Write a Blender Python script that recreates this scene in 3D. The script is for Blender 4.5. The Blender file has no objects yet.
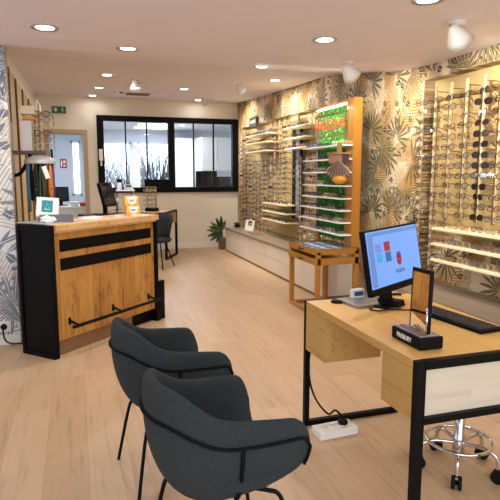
import bpy, bmesh, math, random
from mathutils import Vector, Matrix
random.seed(7)
PI = math.pi
sc = bpy.context.scene
COL = sc.collection
V = Vector

# ------------------------------------------------------------------ materials
def lin(c):
    return tuple(((x/255)/12.92 if x/255 <= .04045 else ((x/255+.055)/1.055)**2.4) for x in c)+(1,)
class N:
    """operator-overloaded node socket"""
    def __init__(s, t, k): s.t = t; s.k = k
    def m(s, op, *a):
        n = s.t.nodes.new('ShaderNodeMath'); n.operation = op
        for i, v in enumerate((s,)+a):
            if isinstance(v, N): s.t.links.new(v.k, n.inputs[i])
            else: n.inputs[i].default_value = v
        return N(s.t, n.outputs[0])
    def __add__(s, o): return s.m('ADD', o)
    def __sub__(s, o): return s.m('SUBTRACT', o)
    def __mul__(s, o): return s.m('MULTIPLY', o)
    def __truediv__(s, o): return s.m('DIVIDE', o)
    def lt(s, o): return s.m('LESS_THAN', o)
    def gt(s, o): return s.m('GREATER_THAN', o)
    def abs(s): return s.m('ABSOLUTE')
    def fract(s): return s.m('FRACT')
    def floor(s): return s.m('FLOOR')
    def sqrt(s): return s.m('SQRT')
def newmat(name):
    m = bpy.data.materials.new(name); m.use_nodes = True
    t = m.node_tree; b = t.nodes['Principled BSDF']
    return m, t, b
def coord(t):
    c = t.nodes.new('ShaderNodeTexCoord'); s = t.nodes.new('ShaderNodeSeparateXYZ')
    t.links.new(c.outputs['Object'], s.inputs[0])
    return c.outputs['Object'], [N(t, s.outputs[i]) for i in range(3)]
def vec(t, x, y, z=0.0):
    n = t.nodes.new('ShaderNodeCombineXYZ')
    for i, v in enumerate((x, y, z)):
        if isinstance(v, N): t.links.new(v.k, n.inputs[i])
        else: n.inputs[i].default_value = v
    return n.outputs[0]
def mix(t, fac, a, b, mode='MIX'):
    n = t.nodes.new('ShaderNodeMix'); n.data_type = 'RGBA'; n.blend_type = mode
    for i, v in ((0, fac), (6, a), (7, b)):
        if isinstance(v, N): t.links.new(v.k, n.inputs[i])
        elif isinstance(v, bpy.types.NodeSocket): t.links.new(v, n.inputs[i])
        else: n.inputs[i].default_value = v
    return n.outputs[2]
def noise(t, v, scale, detail=3, rough=.5):
    n = t.nodes.new('ShaderNodeTexNoise'); n.inputs['Scale'].default_value = scale
    n.inputs['Detail'].default_value = detail; n.inputs['Roughness'].default_value = rough
    if v is not None: t.links.new(v, n.inputs['Vector'])
    return N(t, n.outputs[0])
def ramp(t, f, a, b):
    n = t.nodes.new('ShaderNodeMapRange'); t.links.new(f.k, n.inputs[0])
    n.inputs[1].default_value = a; n.inputs[2].default_value = b
    return N(t, n.outputs[0])
def plain(name, c, rough=.5, metal=0, var=.06, scale=12, bump=0, emit=0, coat=0):
    m, t, b = newmat(name)
    o, _ = coord(t)
    f = noise(t, o, scale)
    c = lin(c); d = tuple(x*(1-var*2.2) for x in c[:3])+(1,)
    t.links.new(mix(t, f, c, d), b.inputs['Base Color'])
    b.inputs['Roughness'].default_value = rough; b.inputs['Metallic'].default_value = metal
    if max(c[:3]) < .012: b.inputs['Specular IOR Level'].default_value = .15
    if coat: b.inputs['Coat Weight'].default_value = coat
    if bump:
        bn = t.nodes.new('ShaderNodeBump'); bn.inputs['Strength'].default_value = bump; bn.inputs['Distance'].default_value = .004
        t.links.new(noise(t, o, scale*6, 4).k, bn.inputs['Height']); t.links.new(bn.outputs[0], b.inputs['Normal'])
    if emit:
        b.inputs['Emission Color'].default_value = c; b.inputs['Emission Strength'].default_value = emit
    return m
def wood(name, c1, c2, dark, axis='Y', plank=.19, length=1.3, rough=.45, grain=1., seam=.5, across=None, knots=.5, ks=1.0, kt=.62):
    """boards running along axis; across = the axis the boards are counted on"""
    m, t, b = newmat(name)
    o, p = coord(t)
    ix = 'XYZ'.index(axis); ia = 'XYZ'.index(across) if across else (0 if ix == 1 else 1 if ix == 0 else 0)
    along, acr = p[ix], p[ia]
    q = acr/plank; idx = q.floor()
    wn = t.nodes.new('ShaderNodeTexWhiteNoise'); wn.noise_dimensions = '1D'; t.links.new(idx.k, wn.inputs['W'])
    off = N(t, wn.outputs['Value'])
    r = along/length+off*7; ridx = r.floor()
    wn2 = t.nodes.new('ShaderNodeTexWhiteNoise'); wn2.noise_dimensions = '2D'; t.links.new(vec(t, idx, ridx), wn2.inputs['Vector'])
    tone = N(t, wn2.outputs['Value'])
    third = p[3-ix-ia]
    g = noise(t, vec(t, along*1.6+tone*9, acr*26, third*26), 1.0, 6, .62)
    g2 = noise(t, vec(t, along*3+tone*3, acr*7, third*7), 1.0, 4, .6)
    col = mix(t, tone*.6+g2*.5-.05, lin(c1), lin(c2))
    col = mix(t, ramp(t, g, .52, .78)*(.55*grain), col, lin(dark))
    kn = ramp(t, noise(t, vec(t, along*4*ks, acr*13*ks, third*13*ks), 1.0, 5, .7), kt, kt+.14)
    col = mix(t, kn*knots, col, lin(dark))
    fx = (q.fract()-.5).abs().gt(.5-.0016/plank); fy = (r.fract()-.5).abs().gt(.5-.0016/length)
    col = mix(t, fx.m('MAXIMUM', fy)*seam, col, lin(dark))
    t.links.new(col, b.inputs['Base Color']); b.inputs['Roughness'].default_value = rough
    return m
def wallpaper(name, axis, base, fan, fan2, feather, back, s0=1.9, ox=0.0):
    m, t, b = newmat(name)
    o, p = coord(t)
    wob = noise(t, o, 3.0, 2)
    u = p['XYZ'.index(axis)]+ox+(wob-.5)*.05; z = p[2]+(wob-.5)*.05
    def cell(scale, dx, dy, rnd, rot0, rotr):
        x = u*scale+dx; y = z*scale+dy
        vo = t.nodes.new('ShaderNodeTexVoronoi'); vo.voronoi_dimensions = '2D'; vo.inputs['Scale'].default_value = 1
        vo.inputs['Randomness'].default_value = rnd
        t.links.new(vec(t, x, y), vo.inputs['Vector'])
        s = t.nodes.new('ShaderNodeSeparateXYZ'); t.links.new(vo.outputs['Position'], s.inputs[0])
        sr = t.nodes.new('ShaderNodeSeparateColor'); t.links.new(vo.outputs['Color'], sr.inputs[0])
        lx = x-N(t, s.outputs[0]); ly = y-N(t, s.outputs[1])
        a = N(t, sr.outputs[0])*rotr+rot0; ca = a.m('COSINE'); sa = a.m('SINE')
        return lx*ca+ly*sa, ly*ca-lx*sa, N(t, sr.outputs[1])
    def fanm(scale, dx, dy, n, R, amax, rnd=.55, rot0=-1., rotr=3.5):
        x, y, q = cell(scale, dx, dy, rnd, rot0, rotr)
        y = y+.25*R
        r = (x*x+y*y).sqrt(); a = x.m('ARCTAN2', y)
        k = (a*(n/6.2832)+.5).fract()-.5
        rr = r/R; env = (rr*rr*-1.0+1.0).m('MAXIMUM', 0.0).sqrt()
        neck = (rr*6.0).m('MINIMUM', 1.0)
        mask = k.abs().lt(env*env*.44)*a.abs().lt(amax)*rr.lt(1.0)*neck
        vein = k.abs().lt(.07)
        return mask, vein, q
    def feath(scale, dx, dy, k, L, W, rot0, rotr, rnd=.6):
        x, y, q = cell(scale, dx, dy, rnd, rot0, rotr)
        e = x/L; env = (e*e*-1.0+1.0).m('MAXIMUM', 0.0)*W
        bow = y+x*x*.5
        ph = (x*k-bow.abs()*(k*.9)).fract()
        return ph.lt(.62)*bow.abs().lt(env)*e.abs().lt(1.0), bow.abs().lt(.010), q
    col = lin(base)
    # pale line drawing behind
    m0, v0, q0 = fanm(s0*1.5, 8.1, 3.7, 19, .60, 3.2)
    col = mix(t, m0*.6, col, lin(back))
    m0, v0, q0 = feath(s0*1.35, 5.3, 2.2, 19, .62, .20, .4, 3.0)
    col = mix(t, m0*.8, col, lin(tuple(int(c*.93) for c in back)))
    soft = noise(t, o, 5.0, 4)
    fcol = mix(t, soft, lin(feather), lin(tuple(int(c*.72) for c in feather)))
    m1, v1, q1 = feath(s0*1.0, 1.7, .4, 15, .62, .27, 1.2, 1.3)
    col = mix(t, m1*.92, col, mix(t, v1*.7, fcol, lin(fan2)))
    m1, v1, q1 = feath(s0*1.2, 9.7, 6.4, 19, .6, .24, 1.6, 1.6)
    col = mix(t, m1*q1.gt(.3)*.9, col, mix(t, v1*.7, fcol, lin(fan2)))
    m2, v2, q2 = fanm(s0*1.2, 3.1, 7.7, 17, .55, 2.0)
    col = mix(t, m2*.92, col, mix(t, v2*.6, mix(t, soft, lin(fan), lin(tuple(int(c*.8) for c in fan))), lin(fan2)))
    m3, v3, q3 = fanm(s0*1.0, 11.4, 1.9, 19, .52, 1.8, .6, 1.2, 3.0)
    col = mix(t, m3*q3.gt(.25)*.95, col, mix(t, v3*.7, mix(t, soft, lin(fan), lin(fan2)), lin(base)))
    m4, v4, q4 = feath(s0*2.3, 2.9, 5.1, 2.1, .42, .15, 0.0, 6.0, .9)
    col = mix(t, m4*q4.gt(.4)*.9, col, mix(t, v4, lin(fan2), lin(base)))
    t.links.new(col, b.inputs['Base Color']); b.inputs['Roughness'].default_value = .7
    return m
def glass(name, tint=(255, 255, 255), gl=.12, alpha=.9):
    m = bpy.data.materials.new(name); m.use_nodes = True; t = m.node_tree
    t.nodes.clear(); o = t.nodes.new('ShaderNodeOutputMaterial')
    tr = t.nodes.new('ShaderNodeBsdfTransparent'); tr.inputs[0].default_value = lin(tint)
    g = t.nodes.new('ShaderNodeBsdfGlossy'); g.inputs['Roughness'].default_value = .03
    x = t.nodes.new('ShaderNodeMixShader'); x.inputs[0].default_value = gl
    t.links.new(tr.outputs[0], x.inputs[1]); t.links.new(g.outputs[0], x.inputs[2]); t.links.new(x.outputs[0], o.inputs[0])
    return m
M = {}
M['floor'] = wood('oak_floor', (208, 178, 144), (189, 156, 120), (128, 94, 64), 'Y', .21, 1.4, .42, .9, .3, knots=.5)
M['ceiling'] = plain('ceiling_paint', (236, 226, 234), .8, var=.01, scale=2)
M['cream_wall'] = plain('cream_wall', (238, 230, 216), .8, var=.015, scale=3)
M['blue_wall'] = plain('blue_white_wall', (216, 222, 230), .8, var=.02)
M['white'] = plain('white_paint', (238, 236, 230), .5, var=.02)
M['whitegloss'] = plain('white_gloss', (240, 238, 235), .25, var=.02)
M['cabinet'] = wood('cream_wood_front', (240, 232, 222), (228, 217, 206), (205, 192, 180), 'Y', .6, 3, .45, .45, 0, 'Z', .15)
M['greytop'] = wood('grey_wood_top', (156, 140, 120), (134, 119, 102), (100, 86, 72), 'Y', .14, 2.0, .5, .8, .4, knots=.3)
M['wp'] = wallpaper('palm_wallpaper', 'Y', (228, 212, 184), (122, 116, 78), (64, 60, 40), (202, 148, 62), (182, 156, 114))
M['wpx'] = wallpaper('palm_wallpaper_blue', 'X', (236, 238, 242), (146, 154, 166), (104, 112, 126), (228, 222, 214), (232, 233, 234), 1.5, .37)
M['wply'] = wallpaper('palm_wallpaper_side', 'Y', (190, 168, 146), (120, 102, 84), (104, 90, 78), (186, 156, 116), (176, 156, 136), 2.4)
M['panel'] = plain('cream_panel', (202, 178, 124), .6, var=.05, scale=4)
M['black'] = plain('black_metal', (5, 5, 6), .5, 0, var=.1)
M['blackmat'] = plain('black_laminate', (4, 4, 6), .55, 0, var=.1)
M['blackwin'] = plain('black_window_frame', (9, 10, 13), .6, var=.1)
M['countertop'] = wood('counter_top_wood', (226, 184, 130), (206, 160, 104), (140, 95, 55), 'X', .12, 1.4, .4, .8, .3)
M['counter'] = wood('rustic_counter_wood', (208, 154, 78), (174, 118, 54), (88, 50, 22), 'Z', .13, 3, .55, 1.5, .5, 'X', .55, 1.4, .53)
M['kick'] = wood('kick_wood', (150, 115, 80), (130, 95, 64), (90, 60, 40), 'X', .2, 2, .5, .8, 0, 'Z')
M['desk'] = wood('desk_oak', (232, 188, 112), (212, 162, 84), (150, 102, 56), 'Y', .17, .9, .38, .9, .35, knots=.5)
M['deskfront'] = wood('desk_drawer_oak', (212, 176, 108), (192, 152, 86), (134, 94, 50), 'Y', .5, 3, .45, 1.2, 0, 'Z', .6)
M['deskend'] = wood('desk_end_pale_oak', (214, 204, 186), (196, 184, 164), (160, 146, 126), 'X', .12, 2, .5, .9, .1, 'Z', .15)
M['stand'] = wood('stand_wood', (186, 130, 50), (166, 108, 36), (120, 74, 24), 'Z', .3, 3, .4, .6, 0, knots=.1)
M['fabric'] = plain('blue_grey_upholstery', (60, 71, 77), .95, var=.4, scale=170, bump=1)
M['piping'] = plain('black_piping', (10, 12, 15), .8, var=.1)
M['chrome'] = plain('chrome', (215, 215, 218), .12, 1, var=.02)
M['steel'] = plain('brushed_steel', (180, 180, 184), .3, .9, var=.05)
M['rod'] = plain('brass_rod', (216, 200, 164), .4, .1, var=.05)
M['frame_gold'] = plain('gold_wall_frame', (150, 122, 58), .45, .4, var=.05)
M['shelf'] = plain('cream_shelf', (250, 240, 206), .4, var=.02)
M['shelfw'] = plain('white_acrylic_shelf', (250, 250, 250), .25, var=.01)
M['rubber'] = plain('black_rubber', (18, 18, 18), .6, var=.1)
M['moss'] = plain('preserved_moss', (110, 225, 80), .9, var=.35, scale=60)
M['leaf'] = plain('dark_leaf', (58, 84, 46), .5, var=.25, scale=30)
M['leaf2'] = plain('pale_leaf_edge', (120, 140, 88), .5, var=.2, scale=30)
M['terra'] = plain('clay_pot', (120, 110, 100), .8)
M['paper'] = plain('white_paper', (250, 250, 248), .7, var=.01)
M['yellow'] = plain('yellow_card', (240, 196, 70), .6, var=.04)
M['orange'] = plain('orange_ball', (226, 150, 26), .4, var=.1)
M['redtxt'] = plain('coral_letters', (240, 92, 50), .6, var=.05)
M['teal'] = plain('teal_print', (40, 150, 170), .6, var=.05)
M['green'] = plain('exit_green', (20, 110, 70), .5, var=.03)
M['red'] = plain('fire_red', (190, 40, 40), .5, var=.03)
M['darkglass'] = plain('dark_screen', (20, 24, 34), .15, var=.02)
M['silver_dome'] = plain('grey_dome', (196, 198, 202), .4, .3, var=.03)
M['brown'] = plain('brown_dried_leaf', (120, 92, 72), .8, var=.2, scale=40)
M['kraft'] = plain('brown_card', (150, 112, 84), .8, var=.1)
M['greybox'] = plain('grey_grained_box', (128, 124, 132), .5, var=.25, scale=70)
M['copper'] = plain('brown_metal', (92, 62, 52), .4, .3)
M['bark'] = plain('tree_bark', (110, 104, 100), .9, var=.2)
M['ground'] = plain('street_ground', (170, 172, 172), .9)
M['pane'] = glass('window_glass', (246, 250, 255), .03)
M['lens'] = glass('clear_lens', (244, 244, 244), .05)
M['sunlens'] = plain('dark_sun_lens', (40, 24, 24), .12, var=.05)
M['bulb'] = plain('lamp_glow', (255, 246, 232), .5, var=0, emit=6)
M['tube'] = plain('warm_strip_glow', (255, 226, 160), .5, var=0, emit=1.0)
M['panelglow'] = plain('office_light_panel', (230, 240, 255), .5, var=0, emit=4)
m, t, b = newmat('mirror_glass'); b.inputs['Metallic'].default_value = 1; b.inputs['Roughness'].default_value = .01
o, _ = coord(t); t.links.new(mix(t, noise(t, o, 2), (.95, .95, .95, 1), (.93, .93, .93, 1)), b.inputs['Base Color']); M['mirror'] = m
def screen(name, c, e):
    m, t, b = newmat(name); o, _ = coord(t)
    cc = mix(t, noise(t, o, 1.5), lin(c), lin(tuple(int(x*.97) for x in c)))
    b.inputs['Base Color'].default_value = (.01, .01, .01, 1); b.inputs['Roughness'].default_value = .2
    t.links.new(cc, b.inputs['Emission Color']); b.inputs['Emission Strength'].default_value = e
    return m
M['scr'] = screen('screen_blue', (120, 168, 246), .85)
M['scr_side'] = screen('screen_side', (100, 140, 205), .85)
M['scr_red'] = screen('screen_red', (170, 40, 60), .8)
M['scr_cyan'] = screen('screen_cyan', (60, 170, 230), .8)
M['scr_teal'] = screen('screen_teal', (30, 110, 170), .8)
M['scr_lil'] = screen('screen_lilac', (130, 140, 220), .8)
M['scr_dark'] = screen('screen_dark', (50, 70, 130), .7)
FR = {'black': (28, 26, 30), 'brown': (84, 52, 42), 'tortoise': (120, 78, 46), 'gold': (178, 146, 84), 'wine red': (120, 34, 44),
      'navy': (44, 56, 96), 'rose': (190, 134, 130), 'grey': (120, 118, 124), 'cream': (224, 208, 176), 'amber': (200, 130, 50)}
for k, c in FR.items(): M['fr_'+k] = plain('spectacle_frame_'+k.replace(' ', '_'), c, .3, .1, var=.1)

# ------------------------------------------------------------------ mesh helpers
class MB:
    def __init__(s, xf=None): s.b = bmesh.new(); s.xf = xf or Matrix(); s.mi = 0
    def _fin(s, vs, loc=None):
        for v in vs: v.co = s.xf @ v.co
    def box(s, a, c, bev=0.0):
        a = V(a); c = V(c); lo = V([min(a[i], c[i]) for i in range(3)]); hi = V([max(a[i], c[i]) for i in range(3)])
        r = bmesh.ops.create_cube(s.b, size=1.0); vs = r['verts']
        for v in vs: v.co = V([(lo[i]+hi[i])/2+v.co[i]*(hi[i]-lo[i]) for i in range(3)])
        fs = set(f for v in vs for f in v.link_faces)
        if bev:
            es = list(set(e for f in fs for e in f.edges))
            rr = bmesh.ops.bevel(s.b, geom=es, offset=bev, segments=2, affect='EDGES', profile=.6)
            vs = list(set(v for f in rr['faces'] for v in f.verts) | set(v for v in vs if v.is_valid))
            fs = set(f for v in vs for f in v.link_faces)
        for f in fs: f.material_index = s.mi
        s._fin(vs); return s
    def tube(s, pts, r, seg=8, closed=False, caps=True):
        pts = [V(p) for p in pts]; n = len(pts); rs = r if isinstance(r, (list, tuple)) else [r]*n
        rings = []; up = None
        for i, p in enumerate(pts):
            if closed: d = (pts[(i+1) % n]-pts[i-1])
            else: d = pts[min(i+1, n-1)]-pts[max(i-1, 0)]
            d.normalize()
            if up is None: up = V((0, 0, 1)) if abs(d.z) < .9 else V((1, 0, 0))
            x = d.cross(up)
            if x.length < 1e-5: x = d.cross(V((0, 1, 0)))
            x.normalize(); y = x.cross(d).normalized(); up = y
            rings.append([s.b.verts.new(s.xf @ (p+(x*math.cos(k*2*PI/seg)+y*math.sin(k*2*PI/seg))*rs[i])) for k in range(seg)])
        m = n if closed else n-1
        for i in range(m):
            A = rings[i]; B = rings[(i+1) % n]
            for k in range(seg):
                f = s.b.faces.new((A[k], A[(k+1) % seg], B[(k+1) % seg], B[k])); f.smooth = True; f.material_index = s.mi
        if not closed and caps:
            for R in (rings[0], rings[-1][::-1]):
                f = s.b.faces.new(R); f.material_index = s.mi
        return s
    def lathe(s, prof, c=(0, 0, 0), seg=24, smooth=True):
        c = V(c); rings = []
        for r, z in prof:
            if r < 1e-6: rings.append([s.b.verts.new(s.xf @ (c+V((0, 0, z))))])
            else: rings.append([s.b.verts.new(s.xf @ (c+V((r*math.cos(k*2*PI/seg), r*math.sin(k*2*PI/seg), z)))) for k in range(seg)])
        for A, B in zip(rings, rings[1:]):
            for k in range(seg):
                k2 = (k+1) % seg
                if len(A) == 1 and len(B) == 1: continue
                if len(A) == 1: vs = (A[0], B[k2], B[k])
                elif len(B) == 1: vs = (A[k], A[k2], B[0])
                else: vs = (A[k], A[k2], B[k2], B[k])
                f = s.b.faces.new(vs); f.smooth = smooth; f.material_index = s.mi
        return s
    def prism(s, poly, d):
        """poly: list of 3D points, extruded by vector d"""
        d = V(d); A = [s.b.verts.new(s.xf @ V(p)) for p in poly]; B = [s.b.verts.new(s.xf @ (V(p)+d)) for p in poly]
        n = len(A); s.b.faces.new(A).material_index = s.mi; s.b.faces.new(B[::-1]).material_index = s.mi
        for i in range(n): s.b.faces.new((A[i], B[i], B[(i+1) % n], A[(i+1) % n])).material_index = s.mi
        return s
    def grid(s, P, close_u=False):
        """P[i][j] points"""
        W = [[s.b.verts.new(s.xf @ V(p)) for p in row] for row in P]
        n = len(W)
        for i in range(n if close_u else n-1):
            A = W[i]; B = W[(i+1) % n]
            for j in range(len(A)-1):
                f = s.b.faces.new((A[j], A[j+1], B[j+1], B[j])); f.smooth = True; f.material_index = s.mi
        return s
OFF = {}
def base(o): return OFF.get(o.name, V((0, 0, 0)))
def build(name, mb, mats, parent=None, origin=None):
    bmesh.ops.recalc_face_normals(mb.b, faces=mb.b.faces[:])
    org = V(origin) if origin else (base(parent) if parent else V((0, 0, 0)))
    for v in mb.b.verts: v.co -= org
    me = bpy.data.meshes.new(name); mb.b.to_mesh(me); mb.b.free()
    for m in (mats if isinstance(mats, (list, tuple)) else [mats]): me.materials.append(m)
    o = bpy.data.objects.new(name, me); COL.objects.link(o)
    if parent: o.parent = parent
    elif origin: o.location = org
    OFF[o.name] = org
    return o
def tag(o, label, cat, group=None, kind=None):
    o['label'] = label; o['category'] = cat
    if group: o['group'] = group
    if kind: o['kind'] = kind
    return o
def thing(name, label, cat, loc, group=None, rz=0):
    o = bpy.data.objects.new(name, None); COL.objects.link(o); o.location = loc; o.rotation_euler.z = rz
    OFF[o.name] = V(loc) if rz == 0 else V((0, 0, 0))
    return tag(o, label, cat, group)
def struct(name, mb, mat):
    o = build(name, mb, mat); o['kind'] = 'structure'; return o
def copy_tree(o, parent=None):
    c = o.copy(); COL.objects.link(c)
    if parent: c.parent = parent
    for ch in list(o.children): copy_tree(ch, c)
    return c
def text(name, s, size, mat, parent, mtx, depth=.001):
    """lettering turned into a real mesh; mtx places it in world space"""
    cu = bpy.data.curves.new(name, 'FONT'); cu.body = s; cu.size = size; cu.extrude = depth; cu.align_x = 'CENTER'; cu.align_y = 'CENTER'
    ob = bpy.data.objects.new('tmp', cu); COL.objects.link(ob)
    dg = bpy.context.evaluated_depsgraph_get(); me = bpy.data.meshes.new_from_object(ob.evaluated_get(dg))
    bpy.data.objects.remove(ob); me.transform(mtx)
    mb = MB(); mb.b.from_mesh(me)
    return build(name, mb, mat, parent)
def subsurf(o, n=2):
    m = o.modifiers.new('s', 'SUBSURF'); m.levels = n; m.render_levels = n
def facing(origin, normal, up=(0, 0, 1)):
    """matrix: local x right, y up, z out along normal"""
    n = V(normal).normalized(); u = V(up); r = u.cross(n).normalized(); u = n.cross(r)
    return Matrix.Translation(V(origin)) @ Matrix((r, u, n)).transposed().to_4x4()

# ------------------------------------------------------------------ camera
fpx = 540.0
cd = bpy.data.cameras.new('camera'); cam = bpy.data.objects.new('camera', cd); COL.objects.link(cam); sc.camera = cam
cd.sensor_fit = 'HORIZONTAL'; cd.sensor_width = 36; cd.lens = 36*fpx/500
pitch = math.atan(75/fpx); yaw = math.atan(174*math.cos(pitch)/fpx)
cam.location = (0, 0, 1.455); cam.rotation_euler = (PI/2-pitch, 0, -yaw); cd.clip_start = .02

# ------------------------------------------------------------------ setting
XL, XR, YB = -.62, 3.12, 10.6
prof = [(-1.0, 2.45), (4.4, 2.45), (5.0, 2.50), (6.2, 2.68), (6.8, 2.725), (7.5, 2.74), (10.75, 2.876)]
struct('floor', MB().box((-4, -1, -.1), (3.6, 14.2, 0)), M['floor'])
P = [[(x, y, z) for y, z in prof] for x in (-4, 3.6)]
mb = MB()
poly = [(-4, y, z) for y, z in prof]+[(-4, 10.75, 3.05), (-4, -1, 3.05)]
mb.prism(poly, (7.6, 0, 0)); struct('ceiling', mb, M['ceiling'])
# right wall: face at XR, recessed niches with back at 3.24
RB = 3.24
mb = MB()
mb.box((RB, -1, 0), (3.6, 10.75, 3.0))
mb.box((XR, 4.44, 0), (RB, 6.48, 2.9))
mb.box((XR, 10.3, 0), (RB, 10.75, 3))
mb.box((XR, -1, 2.325), (RB, 4.44, 2.9))
mb.box((XR, 6.48, 2.355), (RB, 10.3, 3))
struct('wall_right', mb, M['wp'])
# cream display backs
def panel(y0, y1, z0, z1, lab):
    return tag(build('display_back_panel', MB().box((RB-.015, y0, z0), (RB, y1, z1), .002), M['panel'], origin=(RB, y0, z0)), lab, 'panel')
panel(1.8, 4.43, .92, 2.32, 'cream lit back panel behind the near spectacle rods, right of the desk')
panel(6.49, 10.29, .48, 2.35, 'cream lit back panel behind the long far spectacle display')
# back wall with window and doorway
mb = MB()
zc = 3.0
mb.box((-.75, YB, 0), (-.45, YB+.12, zc)); mb.box((-.45, YB, 2.2), (.15, YB+.12, zc)); mb.box((.15, YB, 0), (.42, YB+.12, zc))
mb.box((.42, YB, 0), (3.12, YB+.12, 1.19)); mb.box((.42, YB, 2.52), (3.12, YB+.12, zc)); mb.box((3.12, YB, 0), (3.6, YB+.12, zc))
mb.box((-4, YB, 0), (-.75, YB+.12, zc))
struct('wall_back', mb, M['cream_wall'])
struct('baseboard_back', MB().box((.24, YB-.015, 0), (3.12, YB, .13), .004), M['white'])
# left wall: recessed wall and projecting pillar
struct('wall_left', MB().box((-.75, 5.1, 0), (XL, YB, zc)), M['cream_wall'])
struct('wall_pillar', MB().box((-3.6, 4.95, 0), (-.515, 4.99, 2.9)), M['wpx'])
struct('wall_pillar_side', MB().box((-3.6, 4.99, 0), (-.517, 5.15, 2.9)), M['wply'])
struct('baseboard_left', MB().box((-3.6, 4.935, 0), (-.515, 4.95, .09), .004), M['white'])
# door frame
mb = MB(); mb.box((-.53, YB-.02, 0), (-.45, YB+.14, 2.28), .004).box((.15, YB-.02, 0), (.23, YB+.14, 2.28), .004).box((-.45, YB-.02, 2.2), (.15, YB+.14, 2.28), .004)
d = struct('door_1', mb, plain('door_frame_beige', (196, 172, 138), .6))
# interior window
w = struct('window_1', MB().box((.40, YB-.06, 1.12), (3.13, YB+.05, 1.22), .004).box((.40, YB-.06, 2.45), (3.13, YB+.05, 2.55), .004)
           .box((.40, YB-.06, 1.22), (.52, YB+.05, 2.45)).box((3.0, YB-.06, 1.22), (3.13, YB+.05, 2.45)).box((1.72, YB-.06, 1.22), (1.84, YB+.05, 2.45)), M['blackwin'])
for x in (.92, 1.315, 2.22, 2.62):
    build('mullion', MB().box((x-.012, YB-.02, 1.22), (x+.012, YB+.02, 2.45)), M['blackwin'], w)
for a, c in ((.52, 1.72), (1.84, 3.0)):
    build('pane', MB().box((a, YB, 1.22), (c, YB+.004, 2.45)), M['pane'], w)
build('lower_panel', MB().box((1.25, YB-.03, 1.22), (1.72, YB-.005, 1.37)), M['blackwin'], w)
# rooms behind
YE = 14.0
mb = MB()
mb.box((-.9, YE, 0), (4.6, YE+.1, .95)); mb.box((-.9, YE, 2.28), (4.6, YE+.1, 2.9)); mb.box((-.9, YE, .95), (-.10, YE+.1, 2.28))
mb.box((.14, YE, .95), (.55, YE+.1, 2.28)); mb.box((1.35, YE, .95), (1.5, YE+.1, 2.28)); mb.box((2.35, YE, .95), (4.6, YE+.1, 2.28))
struct('wall_office_back', mb, M['blue_wall'])
struct('wall_office_right', MB().box((4.5, YB+.12, 0), (4.6, YE, 2.9)), M['blue_wall'])
struct('wall_office_left', MB().box((-1.0, YB+.12, 0), (-.9, YE, 2.9)), M['blue_wall'])
struct('wall_office_divide', MB().box((.26, YB+.12, 0), (.34, YE, 2.9)), M['blue_wall'])
struct('ceiling_office', MB().box((-1, YB+.12, 2.56), (4.6, YE+.1, 2.66)), M['blue_wall'])
for n, (a, c) in enumerate(((-.10, .14), (.55, 1.35), (1.5, 2.35))):
    w = struct('window_%d' % (n+2), MB().box((a, YE+.02, .95), (a+.05, YE+.08, 2.28)).box((c-.05, YE+.02, .95), (c, YE+.08, 2.28)).box((a, YE+.02, .95), (c, YE+.08, 1.0)).box((a, YE+.02, 2.23), (c, YE+.08, 2.28)), M['white'])
    build('pane', MB().box((a+.05, YE+.05, 1.0), (c-.05, YE+.054, 2.23)), M['pane'], w)
struct('ground_outside', MB().box((-10, YE+.2, -.3), (14, 40, -.1)), M['ground'])
def bush(x, y, lab, seed, h=2.6):
    random.seed(seed)
    t_ = thing('leafless_shrub', lab, 'shrub', (x, y, -.1))
    mb = MB()
    for i in range(150):
        a = random.uniform(0, 2*PI); l = random.uniform(.6, 1)*h; sp = random.uniform(.1, .5)
        p0 = V((x+.05*math.cos(a), y+.05*math.sin(a), -.1)); pts = [p0]
        for k in range(1, 6): pts.append(p0+V((math.cos(a)*sp*l*(k/5)**1.3+random.uniform(-.06, .06), math.sin(a)*sp*l*(k/5)**1.3+random.uniform(-.06, .06), l*k/5)))
        mb.tube(pts, [.02, .016, .013, .01, .007, .004], 5)
    build('branch_cluster', mb, M['bark'], t_)
bush(2.2, 15.9, 'bare twiggy shrub outside the right-hand office window', 3, 2.6)
bush(1.7, 19.2, 'lower bare shrub outside, behind the middle of the office window', 4, 2.3)
bush(.8, 23.0, 'small bare shrub outside, seen at the left end of the office window', 5, 2.6)
random.seed(11)

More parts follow.
